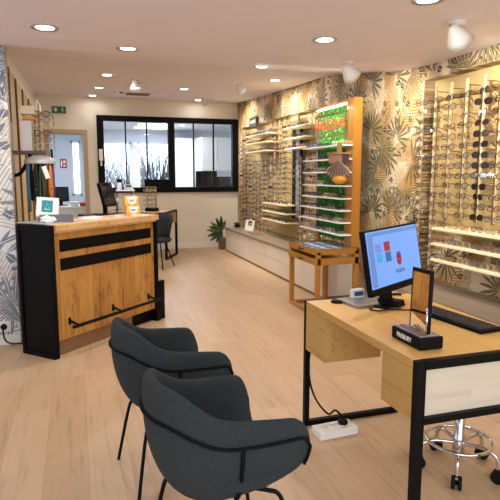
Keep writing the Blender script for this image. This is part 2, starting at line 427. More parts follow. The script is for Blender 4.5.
# ------------------------------------------------------------------ ceiling lights
def area(loc, size, power, color=(1, .95, .90), rot=(0, 0, 0), sy=None, spread=None):
    l = bpy.data.lights.new('light', 'AREA'); l.energy = power; l.color = color; l.size = size
    if sy: l.shape = 'RECTANGLE'; l.size_y = sy
    if spread: l.spread = spread
    o = bpy.data.objects.new('light', l); COL.objects.link(o); o.location = loc; o.rotation_euler = rot; return o
def zceil(y):
    for (a, p), (c, q) in zip(prof, prof[1:]):
        if a <= y <= c: return p+(q-p)*(y-a)/(c-a)
G1 = 'round recessed ceiling downlights'
for x, y, lab in ((-.16, 4.10, 'recessed round downlight nearest the top left corner'), (.443, 4.64, 'recessed round downlight above the counter'),
                  (1.962, 2.80, 'large recessed downlight at the top edge of the photo'), (1.806, 3.825, 'recessed downlight above the middle of the room, left of the two white cone spots'),
                  (1.929, 5.625, 'recessed downlight above the middle of the shop'), (2.64, 7.15, 'recessed downlight near the far display header'),
                  (.437, 7.465, 'recessed round downlight behind the ceiling bend, left side'), (.40, 9.0, 'unlit small downlight left of the air vent'),
                  (.339, 10.3, 'smallest downlight by the back wall above the window corner'), (1.665, 8.61, 'small downlight right of the air vent'),
                  (2.26, 10.3, 'small downlight close to the back wall right of centre')):
    z = zceil(y); r = .075
    t_ = thing('downlight', lab, 'ceiling light', (x, y, z), G1)
    build('trim_ring', MB().lathe([(r*.8, .005), (r, -.002), (r*1.22, -.006), (r*1.25, .004)], (x, y, z)), M['steel'], t_)
    build('diffuser', MB().lathe([(0, -.003), (r*.8, -.003), (r*.8, .003)], (x, y, z)), M['bulb'], t_)
    area((x, y, z-.02), .16, 8 if y < 8 else (5 if y < 10 else 1.2))
def cone_spot(x, y, lab, aim, s=1.0, pw=45):
    z = zceil(y); t_ = thing('cone_spotlight', lab, 'spotlight', (x, y, z), 'white cone spotlights on the ceiling')
    d = V(aim).normalized(); rot = d.to_track_quat('-Z', 'Y').to_matrix().to_4x4()
    c = V((x, y, z-.075*s))
    build('ceiling_plate', MB().lathe([(0, 0), (.05*s, 0), (.05*s, -.012), (.012, -.02), (.012, -.05*s), (0, -.05*s)], (x, y, z)), M['white'], t_)
    X = Matrix.Translation(c) @ rot
    build('shade', MB(X).lathe([(0, .07*s), (.02*s, .065*s), (.06*s, -.02*s), (.075*s, -.06*s), (.068*s, -.06*s), (.045*s, 0), (0, .02*s)]), plain('spot_white', (236, 232, 228), .5), t_)
    build('lamp_face', MB(X).lathe([(0, -.03*s), (.055*s, -.03*s), (.055*s, -.026*s), (0, -.026*s)]), M['bulb'], t_)
    l = bpy.data.lights.new('spot', 'SPOT'); l.energy = pw; l.spot_size = 1.9; l.spot_blend = .6; l.color = (1, .90, .74); l.shadow_soft_size = .03
    o = bpy.data.objects.new('spot', l); COL.objects.link(o); o.location = c+d*.075*s; o.rotation_euler = d.to_track_quat('-Z', 'Y').to_euler()
cone_spot(2.36, 4.5, 'white cone spotlight aimed at the leaf wallpaper, left one of the near pair', (.75, .3, -.55), 1.15, 38)
cone_spot(2.42, 3.12, 'white cone spotlight nearest the top right, aimed at the near rods', (.75, .35, -.6), 1.15, 60)
cone_spot(.81, 7.6, 'white cone spotlight hanging in front of the air vent', (.1, -.2, -1), 1.15, 30)
cone_spot(2.29, 7.66, 'white cone spotlight by the far display', (.8, .1, -.8), 1., 90)
cone_spot(2.27, 9.83, 'farthest white cone spotlight near the back wall', (.8, -.1, -.8), 1., 70)
# AC cassette
z = zceil(9.52); t_ = thing('air_vent', 'ceiling air conditioning cassette with brown slots left of centre', 'vent', (1.04, 9.5, z))
ZZ = z-.012
build('frame', MB().box((.66, 9.3, z-.02), (1.42, 9.72, z+.02), .006), M['ceiling'], t_)
for k in range(4): build('slat', MB().box((.86, 9.36+k*.075, z-.03), (1.24, 9.40+k*.075, z-.018)), M['kraft'], t_)
build('sensor', MB().box((.74, 9.36, z-.028), (.79, 9.44, z-.018)), M['black'], t_)
# exit sign
t_ = thing('exit_sign', 'green emergency exit sign high on the back wall above the doorway', 'exit sign', (-.24, YB, 2.62))
build('housing', MB().box((-.365, YB-.04, 2.56), (-.125, YB, 2.68), .006), M['green'], t_)
build('arrow_mark', MB().box((-.335, YB-.045, 2.61), (-.265, YB-.04, 2.632)).box((-.311, YB-.045, 2.585), (-.289, YB-.04, 2.658)), M['paper'], t_)
build('running_figure', MB().tube([(-.18, YB-.044, 2.657), (-.18, YB-.041, 2.657)], .01, 8).tube([(-.185, YB-.043, 2.64), (-.195, YB-.043, 2.61), (-.175, YB-.043, 2.597), (-.18, YB-.043, 2.575)], .006, 5).tube([(-.21, YB-.043, 2.625), (-.185, YB-.043, 2.635), (-.165, YB-.043, 2.62)], .005, 5), M['paper'], t_)
# wall phone on window frame
t_ = thing('intercom', 'white intercom handset fixed to the left post of the black window', 'intercom', (.455, YB-.06, 1.85))
build('body', MB().box((.42, YB-.095, 1.72), (.49, YB-.06, 1.93), .008), M['white'], t_)
build('keypad', MB().box((.435, YB-.098, 1.82), (.475, YB-.095, 1.86)), M['steel'], t_)
build('handset', MB().box((.44, YB-.09, 1.62), (.475, YB-.062, 1.71), .008), M['steel'], t_)

# ------------------------------------------------------------------ office behind
def monitor(loc, rz, w, h, lab, zoff=.1, group=None, scr='darkglass', name='computer_monitor', tilt=0.1):
    """faces local -y"""
    t_ = thing(name, lab, 'monitor', (0, 0, 0), group); t_.location = loc; t_.rotation_euler.z = rz
    R_ = Matrix.Translation((0, 0, zoff+h/2)) @ Matrix.Rotation(-tilt, 4, 'X')
    build('bezel', MB(R_).box((-w/2, -.012, -h/2), (w/2, .02, h/2), .004), M['black'], t_)
    build('screen', MB(R_).box((-w/2+.012, -.014, -h/2+.02), (w/2-.012, -.012, h/2-.012)), M[scr], t_)
    build('neck', MB().box((-.03, .02, .01), (.03, .05, zoff+h*.5), .004), M['black'], t_)
    build('foot', MB().box((-.11, -.07, 0), (.11, .11, .012), .004), M['black'], t_)
    return t_
t_ = thing('wall_cupboard', 'white wall cupboard hanging in the office behind the black window', 'cupboard', (3.15, 12.6, 1.5))
build('body', MB().box((2.78, 12.4, 1.55), (3.55, 12.9, 2.32), .004), M['whitegloss'], t_)
build('door', MB().box((2.79, 12.385, 1.56), (3.16, 12.4, 2.31), .003), M['whitegloss'], t_)
build('door', MB().box((3.17, 12.385, 1.56), (3.54, 12.4, 2.31), .003), M['whitegloss'], t_)
t_ = thing('tall_cupboard', 'tall white cupboard beside the hanging one in the office', 'cupboard', (2.6, 13.5, 0))
build('body', MB().box((2.36, 13.3, 0), (2.95, 13.98, 2.35), .004), M['white'], t_)
build('door', MB().box((2.38, 13.285, .05), (2.93, 13.3, 2.33), .003), M['white'], t_)
t_ = thing('office_desk', 'white office desk just behind the black window', 'desk', (2.2, 11.3, 0))
build('table_top', MB().box((.7, 10.95, 1.02), (3.6, 11.6, 1.06), .004), M['white'], t_)
for x in (.74, 3.52): build('leg', MB().box((x, 11.0, 0), (x+.04, 11.55, 1.02)), M['white'], t_)
monitor((2.62, 11.25, 1.06), -.5, .46, .34, 'tilted black monitor behind the window, left of the pair on the desk', .14)
monitor((3.02, 11.3, 1.06), .35, .36, .26, 'second black monitor behind the window, nearer the wall')
t_ = thing('desk_bottle', 'small clear bottle on the office desk right of the monitors', 'bottle', (3.2, 11.2, 1.06))
build('body', MB().lathe([(0, 0), (.04, 0), (.04, .12), (.015, .16), (.015, .2), (0, .2)], (3.2, 11.2, 1.06), 14), M['steel'], t_)
build('cap', MB().lathe([(0, .2), (.018, .2), (.018, .22), (0, .22)], (3.2, 11.2, 1.06), 12), M['white'], t_)
tag(build('paper_tray', MB().box((2.95, 11.05, 1.06), (3.05, 11.25, 1.12), .003).box((3.0, 11.0, 1.12), (3.3, 11.3, 1.135), .003), M['black'], origin=(3.1, 11.15, 1.06)), 'black paper tray at the right end of the office desk', 'tray')
t_ = thing('glass_jar', 'round clear jar with cream filling on the window ledge right of the centre post', 'jar', (1.93, YB-.0, 1.22))
build('body', MB().lathe([(0, 0), (.06, 0), (.075, .06), (.06, .12), (.04, .13)], (2.0, 11.05, 1.06), 18), plain('cream_fill', (226, 214, 190), .4), t_)
build('lid', MB().lathe([(.045, .13), (.045, .15), (0, .17)], (2.0, 11.05, 1.06), 18), M['steel'], t_)
for y, lab in ((12.1, 'lit ceiling panel in the office, nearer the shop'), (12.9, 'lit ceiling panel in the office, nearer the outside window')):
    tag(build('office_light_panel', MB().box((1.35, y, 2.545), (2.1, y+.35, 2.56)), M['panelglow'], origin=(1.85, y, 2.545)), lab, 'ceiling light', 'office ceiling panels')
area((1.9, 12.3, 2.52), 1.2, 60, (.9, .95, 1)); area((-.3, 12, 2.52), .6, 26, (.86, .93, 1))
# doorway room
t_ = thing('reception_table', 'white table seen through the back doorway', 'table', (-.1, 11.5, 0))
build('table_top', MB().box((-.42, 11.2, .80), (.24, 11.9, .84), .004), M['whitegloss'], t_)
build('front_panel', MB().box((-.40, 11.22, .02), (.22, 11.25, .80)), M['white'], t_)
monitor((-.3, 11.6, .84), .3, .30, .30, 'dark monitor on the table through the doorway', .08)
tag(build('ring_binder', MB().box((.05, 11.3, .84), (.2, 11.55, .91), .003), M['red'], origin=(.1, 11.4, .84)), 'dark red folder on the table through the doorway', 'folder')
tag(build('document_box', MB().box((-.12, 11.24, .84), (.03, 11.42, .93), .004), M['white'], origin=(-.05, 11.3, .84)), 'low white box in front of the doorway monitor', 'box')
t_ = thing('fire_sign', 'red fire extinguisher sign on the wall beyond the doorway', 'sign', (.02, 13.98, 1.9))
build('plate', MB().box((-.36, 13.985, 1.62), (-.20, 13.998, 1.84)), M['red'], t_)
build('extinguisher_mark', MB().box((-.335, 13.98, 1.66), (-.305, 13.985, 1.80)).box((-.28, 13.98, 1.74), (-.23, 13.985, 1.80)).box((-.28, 13.98, 1.66), (-.23, 13.985, 1.70)), M['paper'], t_)
t_ = thing('wall_telephone', 'black telephone hanging on the pale wall beyond the doorway', 'telephone', (-.32, 12.6, 1.8))
tp = build('cradle', MB().box((-.68, 13.96, 1.80), (-.58, 13.998, 2.02), .01), M['black'], t_)
build('handset', MB().tube([(-.54, 13.95, 1.76), (-.53, 13.93, 1.8), (-.53, 13.93, 2.02), (-.54, 13.95, 2.06)], .025, 8), M['black'], t_)
tag(build('radiator', MB().box((.14, 13.6, 0), (.22, 13.65, .8), .005), M['white'], origin=(.2, 13.6, .1)), 'narrow white radiator end beyond the doorway', 'radiator')

# ------------------------------------------------------------------ low cabinet run
tag(build('cabinet_worktop', MB().box((2.685, 5.66, .425), (XR-.002, 10.02, .462), .004).box((XR-.004, 6.49, .425), (RB-.016, 10.02, .462)), M['greytop'], origin=(2.7, 8, .44)),
    'long grey wood worktop over the far low cabinets, from the plant to the wooden stand', 'worktop')
tag(build('cabinet_worktop', MB().box((2.685, 2.0, .425), (XR-.002, 4.42, .462), .004).box((XR-.004, 2.0, .425), (RB-.016, 4.42, .462)), M['greytop'], origin=(2.7, 3, .44)),
    'grey wood worktop over the near low cabinets, right behind the desk', 'worktop')
for a, c, nm in ((8.56, 10.0, 'farthest, beside the plant'), (7.12, 8.56, 'middle one of the far run'), (5.68, 7.12, 'left of the wooden display stand'), (3.2, 4.4, 'near run, behind the computer screen'), (2.0, 3.2, 'near run, at the right edge')):
    t_ = thing('low_cabinet', 'cream low cabinet along the right wall, '+nm, 'cabinet', (2.9, (a+c)/2, 0), 'low cream cabinets along the right wall')
    build('body', MB().box((2.72, a+.001, .03), (XR-.002, c-.001, .424)), M['cabinet'], t_)
    build('door', MB().box((2.70, a+.001, .235), (2.72, c-.001, .423), .002), M['cabinet'], t_)
    build('door', MB().box((2.70, a+.001, .035), (2.72, c-.001, .232), .002), M['cabinet'], t_)
    build('plinth', MB().box((2.705, a+.001, 0), (3.1, c-.001, .03)), M['kick'], t_)

# ------------------------------------------------------------------ spectacles
def rim_pts(cx, w, h, n, r=0.0):
    pts = []
    for k in range(n):
        a = 2*PI*k/n; c, s_ = math.cos(a), math.sin(a)
        e = .75
        pts.append((0, cx+w*math.copysign(abs(c)**e, c), h*math.copysign(abs(s_)**e, s_)*(1+.08*math.copysign(1, s_))))
    return pts
def specs_mesh(mb, seg, tr, lens_i=None, rings=12, temples=True):
    for sgn in (-1, 1):
        mb.mi = 0
        mb.tube(rim_pts(sgn*.034, .027, .021, rings), tr, seg, closed=True)
        if temples: temple(mb, sgn, tr, seg)
        if lens_i is not None: mb.mi = lens_i; lens(mb, sgn, rings); mb.mi = 0
    mb.tube([(0, -.008, .006), (-.003, 0, .009), (0, .008, .006)], tr, seg)
    return mb
def temple(mb, sgn, tr, seg):
    mb.tube([(0, sgn*.060, .012), (.006, sgn*.067, .012), (.05, sgn*.064, .010), (.095, sgn*.058, .004), (.115, sgn*.055, -.018)], tr*.9, seg)
def lens(mb, sgn, n):
    pts = rim_pts(sgn*.034, .026, .020, n)
    mb.prism([(-.0006, p[1], p[2]) for p in pts], (.0012, 0, 0))
MESH = {}
def mesh_of(mb, mats, name):
    bmesh.ops.recalc_face_normals(mb.b, faces=mb.b.faces[:])
    me = bpy.data.meshes.new(name); mb.b.to_mesh(me); mb.b.free()
    for m_ in mats: me.materials.append(m_)
    return me
kinds = list(FR.keys())
for k in kinds:
    for sun in (0, 1):
        L = M['sunlens'] if sun else M['lens']
        mb = MB(); specs_mesh(mb, 5, .0026, None, 14, False)
        MESH['front', k, sun] = mesh_of(mb, [M['fr_'+k]], 'spectacle_front')
        for sgn in (-1, 1):
            mb = MB(); temple(mb, sgn, .0026, 5); MESH['temple', k, sgn] = mesh_of(mb, [M['fr_'+k]], 'temple')
            mb = MB(); lens(mb, sgn, 14); MESH['lens', sun, sgn] = mesh_of(mb, [L], 'lens')
        mb = MB(); specs_mesh(mb, 4, .0034, 1, 10)
        MESH['far', k, sun] = mesh_of(mb, [M['fr_'+k], L], 'spectacles_far')
ORD = ['first', 'second', 'third', 'fourth', 'fifth', 'sixth', 'seventh', 'eighth', 'ninth', 'tenth', 'eleventh', 'twelfth', 'thirteenth', 'fourteenth', 'fifteenth', 'sixteenth', 'seventeenth', 'eighteenth', 'nineteenth', 'twentieth', 'twenty-first', 'twenty-second']
SP = []     # (distance, xyz, rotz, tilt, colour, sun, label, group, near)
def add_sp(p, rz, tilt, col, sun, lab, grp, near=False, scale=1.0):
    SP.append(((V(p)-V((0, 0, 1.455))).length, V(p), rz, tilt, col, sun, lab, grp, near, scale))
def colname(c, sun): return ('dark %s-framed sunglasses' if sun else '%s-framed spectacles') % c
def place_sp(s):
    d, p, rz, tilt, col, sun, lab, grp, near, sc_ = s
    if near:
        o = bpy.data.objects.new('spectacles', MESH['front', col, sun]); COL.objects.link(o)
        for sgn in (-1, 1):
            c = bpy.data.objects.new('temple', MESH['temple', col, sgn]); COL.objects.link(c); c.parent = o
            c = bpy.data.objects.new('lens', MESH['lens', sun, sgn]); COL.objects.link(c); c.parent = o
    else:
        o = bpy.data.objects.new('spectacles', MESH['far', col, sun]); COL.objects.link(o)
    o.location = p; o.rotation_euler = (0, tilt, rz); o.scale = (sc_,)*3
    tag(o, lab, 'sunglasses' if sun else 'glasses', grp)
def rod(x, y, z0, z1, lab, grp, r=.0088, pegs=None):
    t_ = thing('display_rod', lab, 'display rod', (x, y, z0), grp)
    build('upright', MB().box((x-r, y-r, z0), (x+r, y+r, z1), .001), M['rod'], t_)
    for q in (z0+.03, (z0+z1)/2, z1-.05): build('wall_bracket', MB().box((x+r, y-.004, q-.004), (RB-.0455 if x < 3.075 else RB-.016, y+.004, q+.004)), M['frame_gold'], t_)
near_y = [4.376, 4.188, 3.985, 3.787, 3.583, 3.40]
palette_near = ['brown', 'tortoise', 'brown', 'wine red', 'tortoise', 'brown', 'black', 'brown', 'tortoise', 'gold']
RX = 3.07
sunrows = {0, 1, 2, 3, 4, 5, 6, 7, 8, 9, 10, 12}
for i, y in enumerate(near_y):
    zb = .47 if i < 2 else 1.08
    rod(RX, y, zb, 2.235, 'tall pale brass rod of spectacles by the desk, %s from the left' % ORD[i], 'rods of the near display')
    z = 2.11; r = 0
    while z > zb+(.03 if i > 1 else .08):
        sun = 1 if (i == 4 and r in sunrows) else 0
        col = 'black' if sun else random.choice(palette_near)
        if sun and r in (2, 3): col = 'wine red'
        add_sp((RX-.013, y+random.uniform(-.006, .006), z+random.uniform(-.004, .004)), random.uniform(-.3, .45), random.uniform(-.05, .3), col, sun,
               '%s %s from top on near display rod %s from left' % (colname(col, sun), ORD[r], ORD[i]), 'glasses on the near display rods', True, 1.15)
        z -= .083; r += 1
# gold wall frame behind the near rods
t_ = thing('wall_frame', 'thin gold wall frame of posts and a top rail behind the near rods', 'frame', (RB-.03, 3.8, 1.1))
build('top_rail', MB().box((RB-.045, 3.3, 2.13), (RB-.03, 4.38, 2.15)), M['frame_gold'], t_)
for q in near_y: build('post', MB().box((RB-.03, q-.010, 1.05), (RB-.016, q+.010, 2.15)), M['frame_gold'], t_)
# near shelves
for k, z in enumerate((.985, .85, .71)):
    tag(build('display_shelf', MB().box((2.93, 2.9, z), (RB-.016, 3.985, z+.022), .003), M['shelf'], origin=(3.05, 3.4, z)), 'cream lit shelf of the near display, %s' % ('top', 'middle', 'bottom')[k]+' of three', 'shelf', 'near display shelves')
    for j in range(7):
        col = random.choice((['amber', 'gold', 'tortoise'], ['cream', 'rose', 'gold', 'grey'], ['grey', 'wine red', 'rose', 'cream'])[k])
        add_sp((2.975, 3.91-j*.145, z+.0455), random.uniform(-.15, .15), 0, col, 0, '%s on the %s cream shelf near the desk, %s from left' % (colname(col, 0), ('top', 'middle', 'bottom')[k], ORD[j]), 'glasses on the near shelves', True)
# far rods
fr = [(10.17, .55, 2.2), (9.98, .55, 2.3), (9.78, .55, 2.3), (9.6, .55, 1.75), (9.38, .55, 1.75), (9.18, .55, 1.75), (8.98, .55, 1.75), (8.78, .55, 1.75),
      (8.52, 1.08, 2.31), (8.33, 1.08, 2.31), (8.12, 1.08, 2.31), (7.90, 1.08, 2.31),
      (7.25, .55, 1.72), (7.05, .55, 1.72), (6.88, .55, 2.30), (6.68, .55, 2.30), (6.56, .55, 2.30)]
for i, (y, z0, z1) in enumerate(fr):
    rod(3.08, y, z0-.07, z1, 'pale brass rod of spectacles in the far display, %s from the back wall' % ORD[i], 'rods of the far display', .006)
    z = z1-.09-random.uniform(0, .06); r = 0
    while z > z0:
        col = random.choice(['black', 'brown', 'grey', 'rose', 'navy', 'brown', 'grey', 'cream', 'tortoise', 'wine red'])
        sun = 1 if random.random() < .06 else 0
        add_sp((3.069, y+random.uniform(-.006, .006), z), random.uniform(-.3, .3), random.uniform(-.1, .15), col, sun,
               '%s %s from top, far rod %s from back wall' % (colname(col, sun), ORD[r], ORD[i]), 'glasses on the far display rods')
        z -= .078; r += 1
def fshelf(y0, y1, z, lab, n, x0=2.94):
    tag(build('display_shelf', MB().box((x0, y0, z), (RB-.016, y1, z+.018), .003), M['shelf'], origin=(3.05, (y0+y1)/2, z)), lab, 'shelf', 'shelves of the far display')
    for j in range(n):
        col = random.choice(['grey', 'brown', 'navy', 'rose', 'black'])
        add_sp((x0+.04, y1-.08-j*(y1-y0-.14)/(n-1), z+.0415), random.uniform(-.2, .2), 0, col, 0, '%s on %s, %s along' % (colname(col, 0), lab.replace('cream ', '').replace('white ', '').replace('of the ', 'of '), ORD[j]), 'glasses on the far shelves')
for k, z in enumerate((2.12, 1.985, 1.84)):
    fshelf(8.36, 9.5, z, 'cream shelf high in the far display, %s of the left three' % ('top', 'middle', 'bottom')[k], 7)
for k, z in enumerate((2.115, 1.965, 1.82)):
    fshelf(6.77, 7.53, z, 'white shelf high in the far display, %s of the right three' % ('top', 'middle', 'bottom')[k], 5)
for k, z in enumerate((.99, .86, .725)):
    fshelf(7.5, 8.57, z, 'cream shelf low in the far display, %s of three' % ('top', 'middle', 'bottom')[k], 7)
# dark column panel
t_ = thing('dark_display_column', 'tall narrow black panel with a strip of white-backed eyewear in the far display', 'display panel', (3.1, 7.55, .84))
build('board', MB().box((3.13, 7.36, .80), (3.15, 7.70, 2.19), .003), M['blackmat'], t_)
build('strip', MB().box((3.12, 7.40, .82), (3.13, 7.54, 2.12), .002), plain('mottled_strip', (178, 178, 186), .5, var=.35, scale=25), t_)
for j in range(14):
    col = random.choice(['black', 'navy', 'grey'])
    add_sp((3.11, 7.56, 2.05-j*.088), 0, 0, col, 0, '%s %s from top on the tall black panel' % (colname(col, 0), ORD[j]), 'glasses on the black panel')
def flat_sign(loc, w, h, mat, textmat, s, ts, lab, normal, name='brand_sign', frame=None):
    X = facing(loc, normal); t_ = thing(name, lab, 'sign', loc)
    build('board', MB(X).box((-w/2, -h/2, 0), (w/2, h/2, .015), .002), mat, t_)
    if frame: build('frame', MB(X).box((-w/2-.02, -h/2-.02, -.005), (-w/2, h/2+.02, .02)).box((w/2, -h/2-.02, -.005), (w/2+.02, h/2+.02, .02)).box((-w/2, h/2, -.005), (w/2, h/2+.02, .02)).box((-w/2, -h/2-.02, -.005), (w/2, -h/2, .02)), frame, t_)
    if s: text('lettering', s, ts, textmat, t_, X @ Matrix.Translation((0, 0, .016)))
    return t_
flat_sign((3.10, 9.5, 2.405), .42, .17, plain('dark_sign', (44, 36, 22), .5), M['paper'], 'OLIVIER', .085, 'small dark sign with pale lettering on the far wallpaper header', (-1, 0, 0))
flat_sign((3.11, 7.56, 2.27), .30, .085, M['frame_gold'], M['paper'], 'LAFONT', .07, 'small gold-framed sign above the tall black display panel', (-1, 0, 0), frame=M['frame_gold'])

# ------------------------------------------------------------------ wooden display stand with green wall
t_ = thing('display_stand', 'wooden display stand with white shelves, green moss back and glass-topped drawer table', 'display stand', (2.5, 5.3, 0))
x0, x1, y0, y1, zt = 2.27, 2.74, 4.90, 5.64, .715
def leg(x, y, z1, s=.045): build('leg', MB().box((x, y, 0), (x+s, y+s, z1), .003), M['stand'], t_)
leg(x0, y0, zt-.03); leg(x0, y1-.045, zt-.03); leg(x1-.045, y1-.045, zt-.03); leg(x1-.045, y0, zt-.03)
build('floor_rail', MB().box((x0, y0+.045, 0), (x0+.045, y1-.045, .035), .003).box((x0+.045, y1-.045, 0), (x1-.045, y1, .035), .003), M['stand'], t_)
build('case', MB().box((x0+.012, y0, zt-.06), (x1, y0+.02, zt)).box((x0+.012, y1-.02, zt-.06), (x1, y1, zt)).box((x1-.02, y0, zt-.06), (x1, y1, zt)).box((x0+.012, y0, zt-.165), (x1, y0+.02, zt-.095), .002).box((x0+.012, y1-.02, zt-.165), (x1, y1, zt-.095), .002), M['stand'], t_)
for q, nm in ((zt-.062, 'drawer'), (zt-.165, 'drawer')):
    dr = build(nm, MB().box((x0-.012, y0+.0, q), (x0+.012, y1, q+.062), .003).box((x0+.012, y0+.02, q), (x1-.02, y1-.02, q+.008)), M['stand'], t_)
    build('handle', MB().tube([(x0-.012, 5.22, q+.03), (x0-.03, 5.225, q+.026), (x0-.03, 5.315, q+.026), (x0-.012, 5.32, q+.03)], .005, 6), M['black'], dr)
build('inner_tray', MB().box((x0+.02, y0+.02, zt-.03), (x1-.02, y1-.02, zt-.02)), M['paper'], t_)
build('glass_top', MB().box((x0-.01, y0-.005, zt), (x1, y1+.005, zt+.006), .001), glass('case_glass', (245, 250, 255), .10), t_)
build('post', MB().box((2.69, 4.975, zt-.05), (2.78, 5.14, 2.23), .004), M['stand'], t_)
build('post', MB().box((2.76, 5.94, zt-.05), (2.80, 5.99, 2.15), .003), M['stand'], t_)
build('top_rail', MB().box((2.74, 5.14, 2.20), (2.80, 5.99, 2.235), .003), M['stand'], t_)
bd = build('moss_panel', MB().box((2.77, 5.14, .74), (2.80, 5.94, 2.2)), plain('dark_backboard', (60, 130, 50), .9), t_)
mb = MB(); random.seed(5)
for k in range(1500):
    y = random.uniform(5.15, 5.93); z = random.uniform(.75, 2.19); c = V((2.765, y, z))
    d1 = V((random.uniform(-1, -.2), random.uniform(-1, 1), random.uniform(-1, 1))).normalized()*random.uniform(.015, .03)
    d2 = d1.cross(V((random.random(), random.random(), random.random()))).normalized()*.012
    vs = [mb.b.verts.new(c), mb.b.verts.new(c+d1*.5+d2), mb.b.verts.new(c+d1), mb.b.verts.new(c+d1*.5-d2)]
    mb.b.faces.new(vs).material_index = random.choice((0, 0, 1, 2))
mo = build('moss_leaves', mb, [M['moss'], plain('bright_moss', (160, 245, 110), .9, var=.2, scale=60), plain('deep_moss', (60, 170, 60), .9, var=.2, scale=60)], t_); mo['kind'] = 'stuff'
random.seed(21)
build('light_bar', MB().box((2.70, 5.16, 2.185), (2.735, 5.92, 2.2), .002), M['bulb'], t_)
area((2.66, 5.54, 2.17), .05, 7, (1, .98, .95), (0, .35, 0), sy=.72)
zs = [1.75, 1.61, 1.475, 1.335, 1.205, 1.08, .955, .83]
for k, z in enumerate(zs):
    e = 5.98 if k < 5 else 6.04
    build('white_shelf', MB().box((2.56, 5.0 if k < 7 else 4.98, z), (2.765, e, z+.012), .002), M['shelfw'], t_)
    for j in range(6):
        col = random.choice(['rose', 'navy', 'grey', 'black', 'cream', 'brown'])
        add_sp((2.60, e-.09-j*.165, z+.0355), random.uniform(-.15, .15), 0, col, 0, '%s on stand shelf %s from top, %s from left' % (colname(col, 0), ORD[k], ORD[j]), 'glasses on the green-backed stand')
for q in (5.94, 5.145): build('shelf_bracket', MB().box((2.735, q, .80), (2.76, q+.02, 2.15)), M['steel'], t_)
for i in range(3):
    for j in range(5):
        o = tag(build('sample_disc', MB().lathe([(0, 0), (.04, 0), (.04, .006), (.03, .012), (0, .012)], (x0+.1+i*.14, y0+.1+j*.135, zt-.02), 16), plain('blue_grey_sample', (140, 156, 172), .4), origin=(x0+.1+i*.14, y0+.1+j*.135, zt-.02)),
                'grey lens sample under glass, %s row from the aisle, %s from near edge' % (ORD[i], ORD[j]), 'lens sample', 'samples in the glass table')
# coral sign in gold frame, hung before the moss
X = facing((2.60, 5.31, 1.975), (-1, 0, 0))
s_ = thing('framed_sign', 'clear sign in a thin brass frame with coral lettering over the green moss', 'sign', (2.60, 5.31, 1.975))
build('clear_plate', MB(X).box((-.38, -.11, 0), (.38, .11, .004)), glass('acrylic', (245, 240, 235), .12), s_)
build('frame', MB(X).box((-.40, -.125, -.006), (-.385, .125, .01)).box((.385, -.125, -.006), (.40, .125, .01)).box((-.385, .11, -.006), (.385, .125, .01)).box((-.385, -.125, -.006), (.385, -.11, .01)), M['frame_gold'], s_)
build('hanger', MB(X).box((-.30, -.2, -.012), (-.29, .1, -.006)).box((.29, -.2, -.012), (.30, .1, -.006)), M['frame_gold'], s_)
text('lettering', 'WOODYS', .155, M['redtxt'], s_, X @ Matrix.Translation((-.03, .0, .006)), .004)
# hanging fan ornament with orange ball
o_ = thing('leaf_ornament', 'dried fan leaf ornament with brown card top and orange half ball, hung on the stand', 'ornament', (2.50, 4.95, 1.55))
X = facing((2.52, 4.96, 1.55), (-.6, -.75, 0)) @ Matrix.Scale(1.12, 4)
build('card_top', MB(X).box((-.10, .10, 0), (.10, .115, .03), .002).box((-.09, .02, .005), (.03, .10, .02), .002), M['kraft'], o_)
build('hook', MB(X).box((-.02, .10, -.005), (.025, .2, .01), .002), M['frame_gold'], o_)
build('photo_square', MB(X).box((.03, .03, .005), (.09, .10, .018)), plain('dark_photo', (70, 50, 50), .5, var=.3, scale=30), o_)
for k in range(17):
    a = (k-8)/8*.8; d = V((math.sin(a), -math.cos(a), 0)); p = V((0, .05, .02)); q = V((d.y, -d.x, 0))
    L = .17+.02*math.cos(a*2)
    build('leaf_blade', MB(X).prism([p+q*.003, p+d*L*.7+q*.012+V((0, 0, .012 if k % 2 else .002)), p+d*L, p+d*L*.7-q*.012+V((0, 0, .0))], (0, 0, .004)), M['brown'] if k % 2 else plain('grey_dried_leaf', (160, 146, 136), .8), o_)
build('orange_ball', MB(X @ Matrix.Translation((.01, -.125, .01)) @ Matrix.Diagonal((1.25, .75, .6, 1))).lathe([(0, -.055), (.025, -.048), (.045, -.03), (.055, 0), (.045, .03), (.02, .045), (0, .048)], seg=20), M['orange'], o_)

# ------------------------------------------------------------------ near desk
t_ = thing('desk', 'oak topped desk with black metal frame legs, screen and mirror on it', 'desk', (1.55, 2.2, 0))
D0, D1, DX0, DX1 = 1.69, 2.745, 1.21, 1.88
build('table_top', MB().box((DX0, D0+.03, .712), (DX1, D1, .75), .003), M['desk'], t_)
def dframe(y, full=True):
    mb = MB()
    mb.box((DX0, y, 0), (DX0+.042, y+.03, .748), .002)
    mb.box((DX1-.04, y, 0), (DX1, y+.03, .748), .002)
    mb.box((DX0+.035, y, .712), (DX1-.04, y+.03, .748))
    build('leg_frame', mb, M['black'], t_)
dframe(D0)
build('cross_bar', MB().box((DX0+.035, D0, .488), (DX1-.04, D0+.03, .515)), M['black'], t_)
mb = MB(); y = D1
mb.box((DX0, y, 0), (DX0+.03, y+.03, .75), .002).box((DX1-.075, y, 0), (DX1-.045, y+.03, .75), .002).box((DX0+.03, y, 0), (DX1-.075, y+.03, .03)).box((DX0+.03, y, .72), (DX1-.075, y+.03, .75))
build('leg_frame', mb, M['black'], t_)
dr = build('drawer_box', MB().box((DX0, 2.50, .468), (1.55, D1-.002, .711), .002), M['deskfront'], t_)
dr = build('drawer_box', MB().box((DX0, D0+.032, .50), (DX1-.05, 1.94, .711), .002), M['deskfront'], t_)
build('end_panel', MB().box((DX0+.04, D0+.022, .515), (DX1-.045, D0+.031, .711)), M['deskend'], t_)
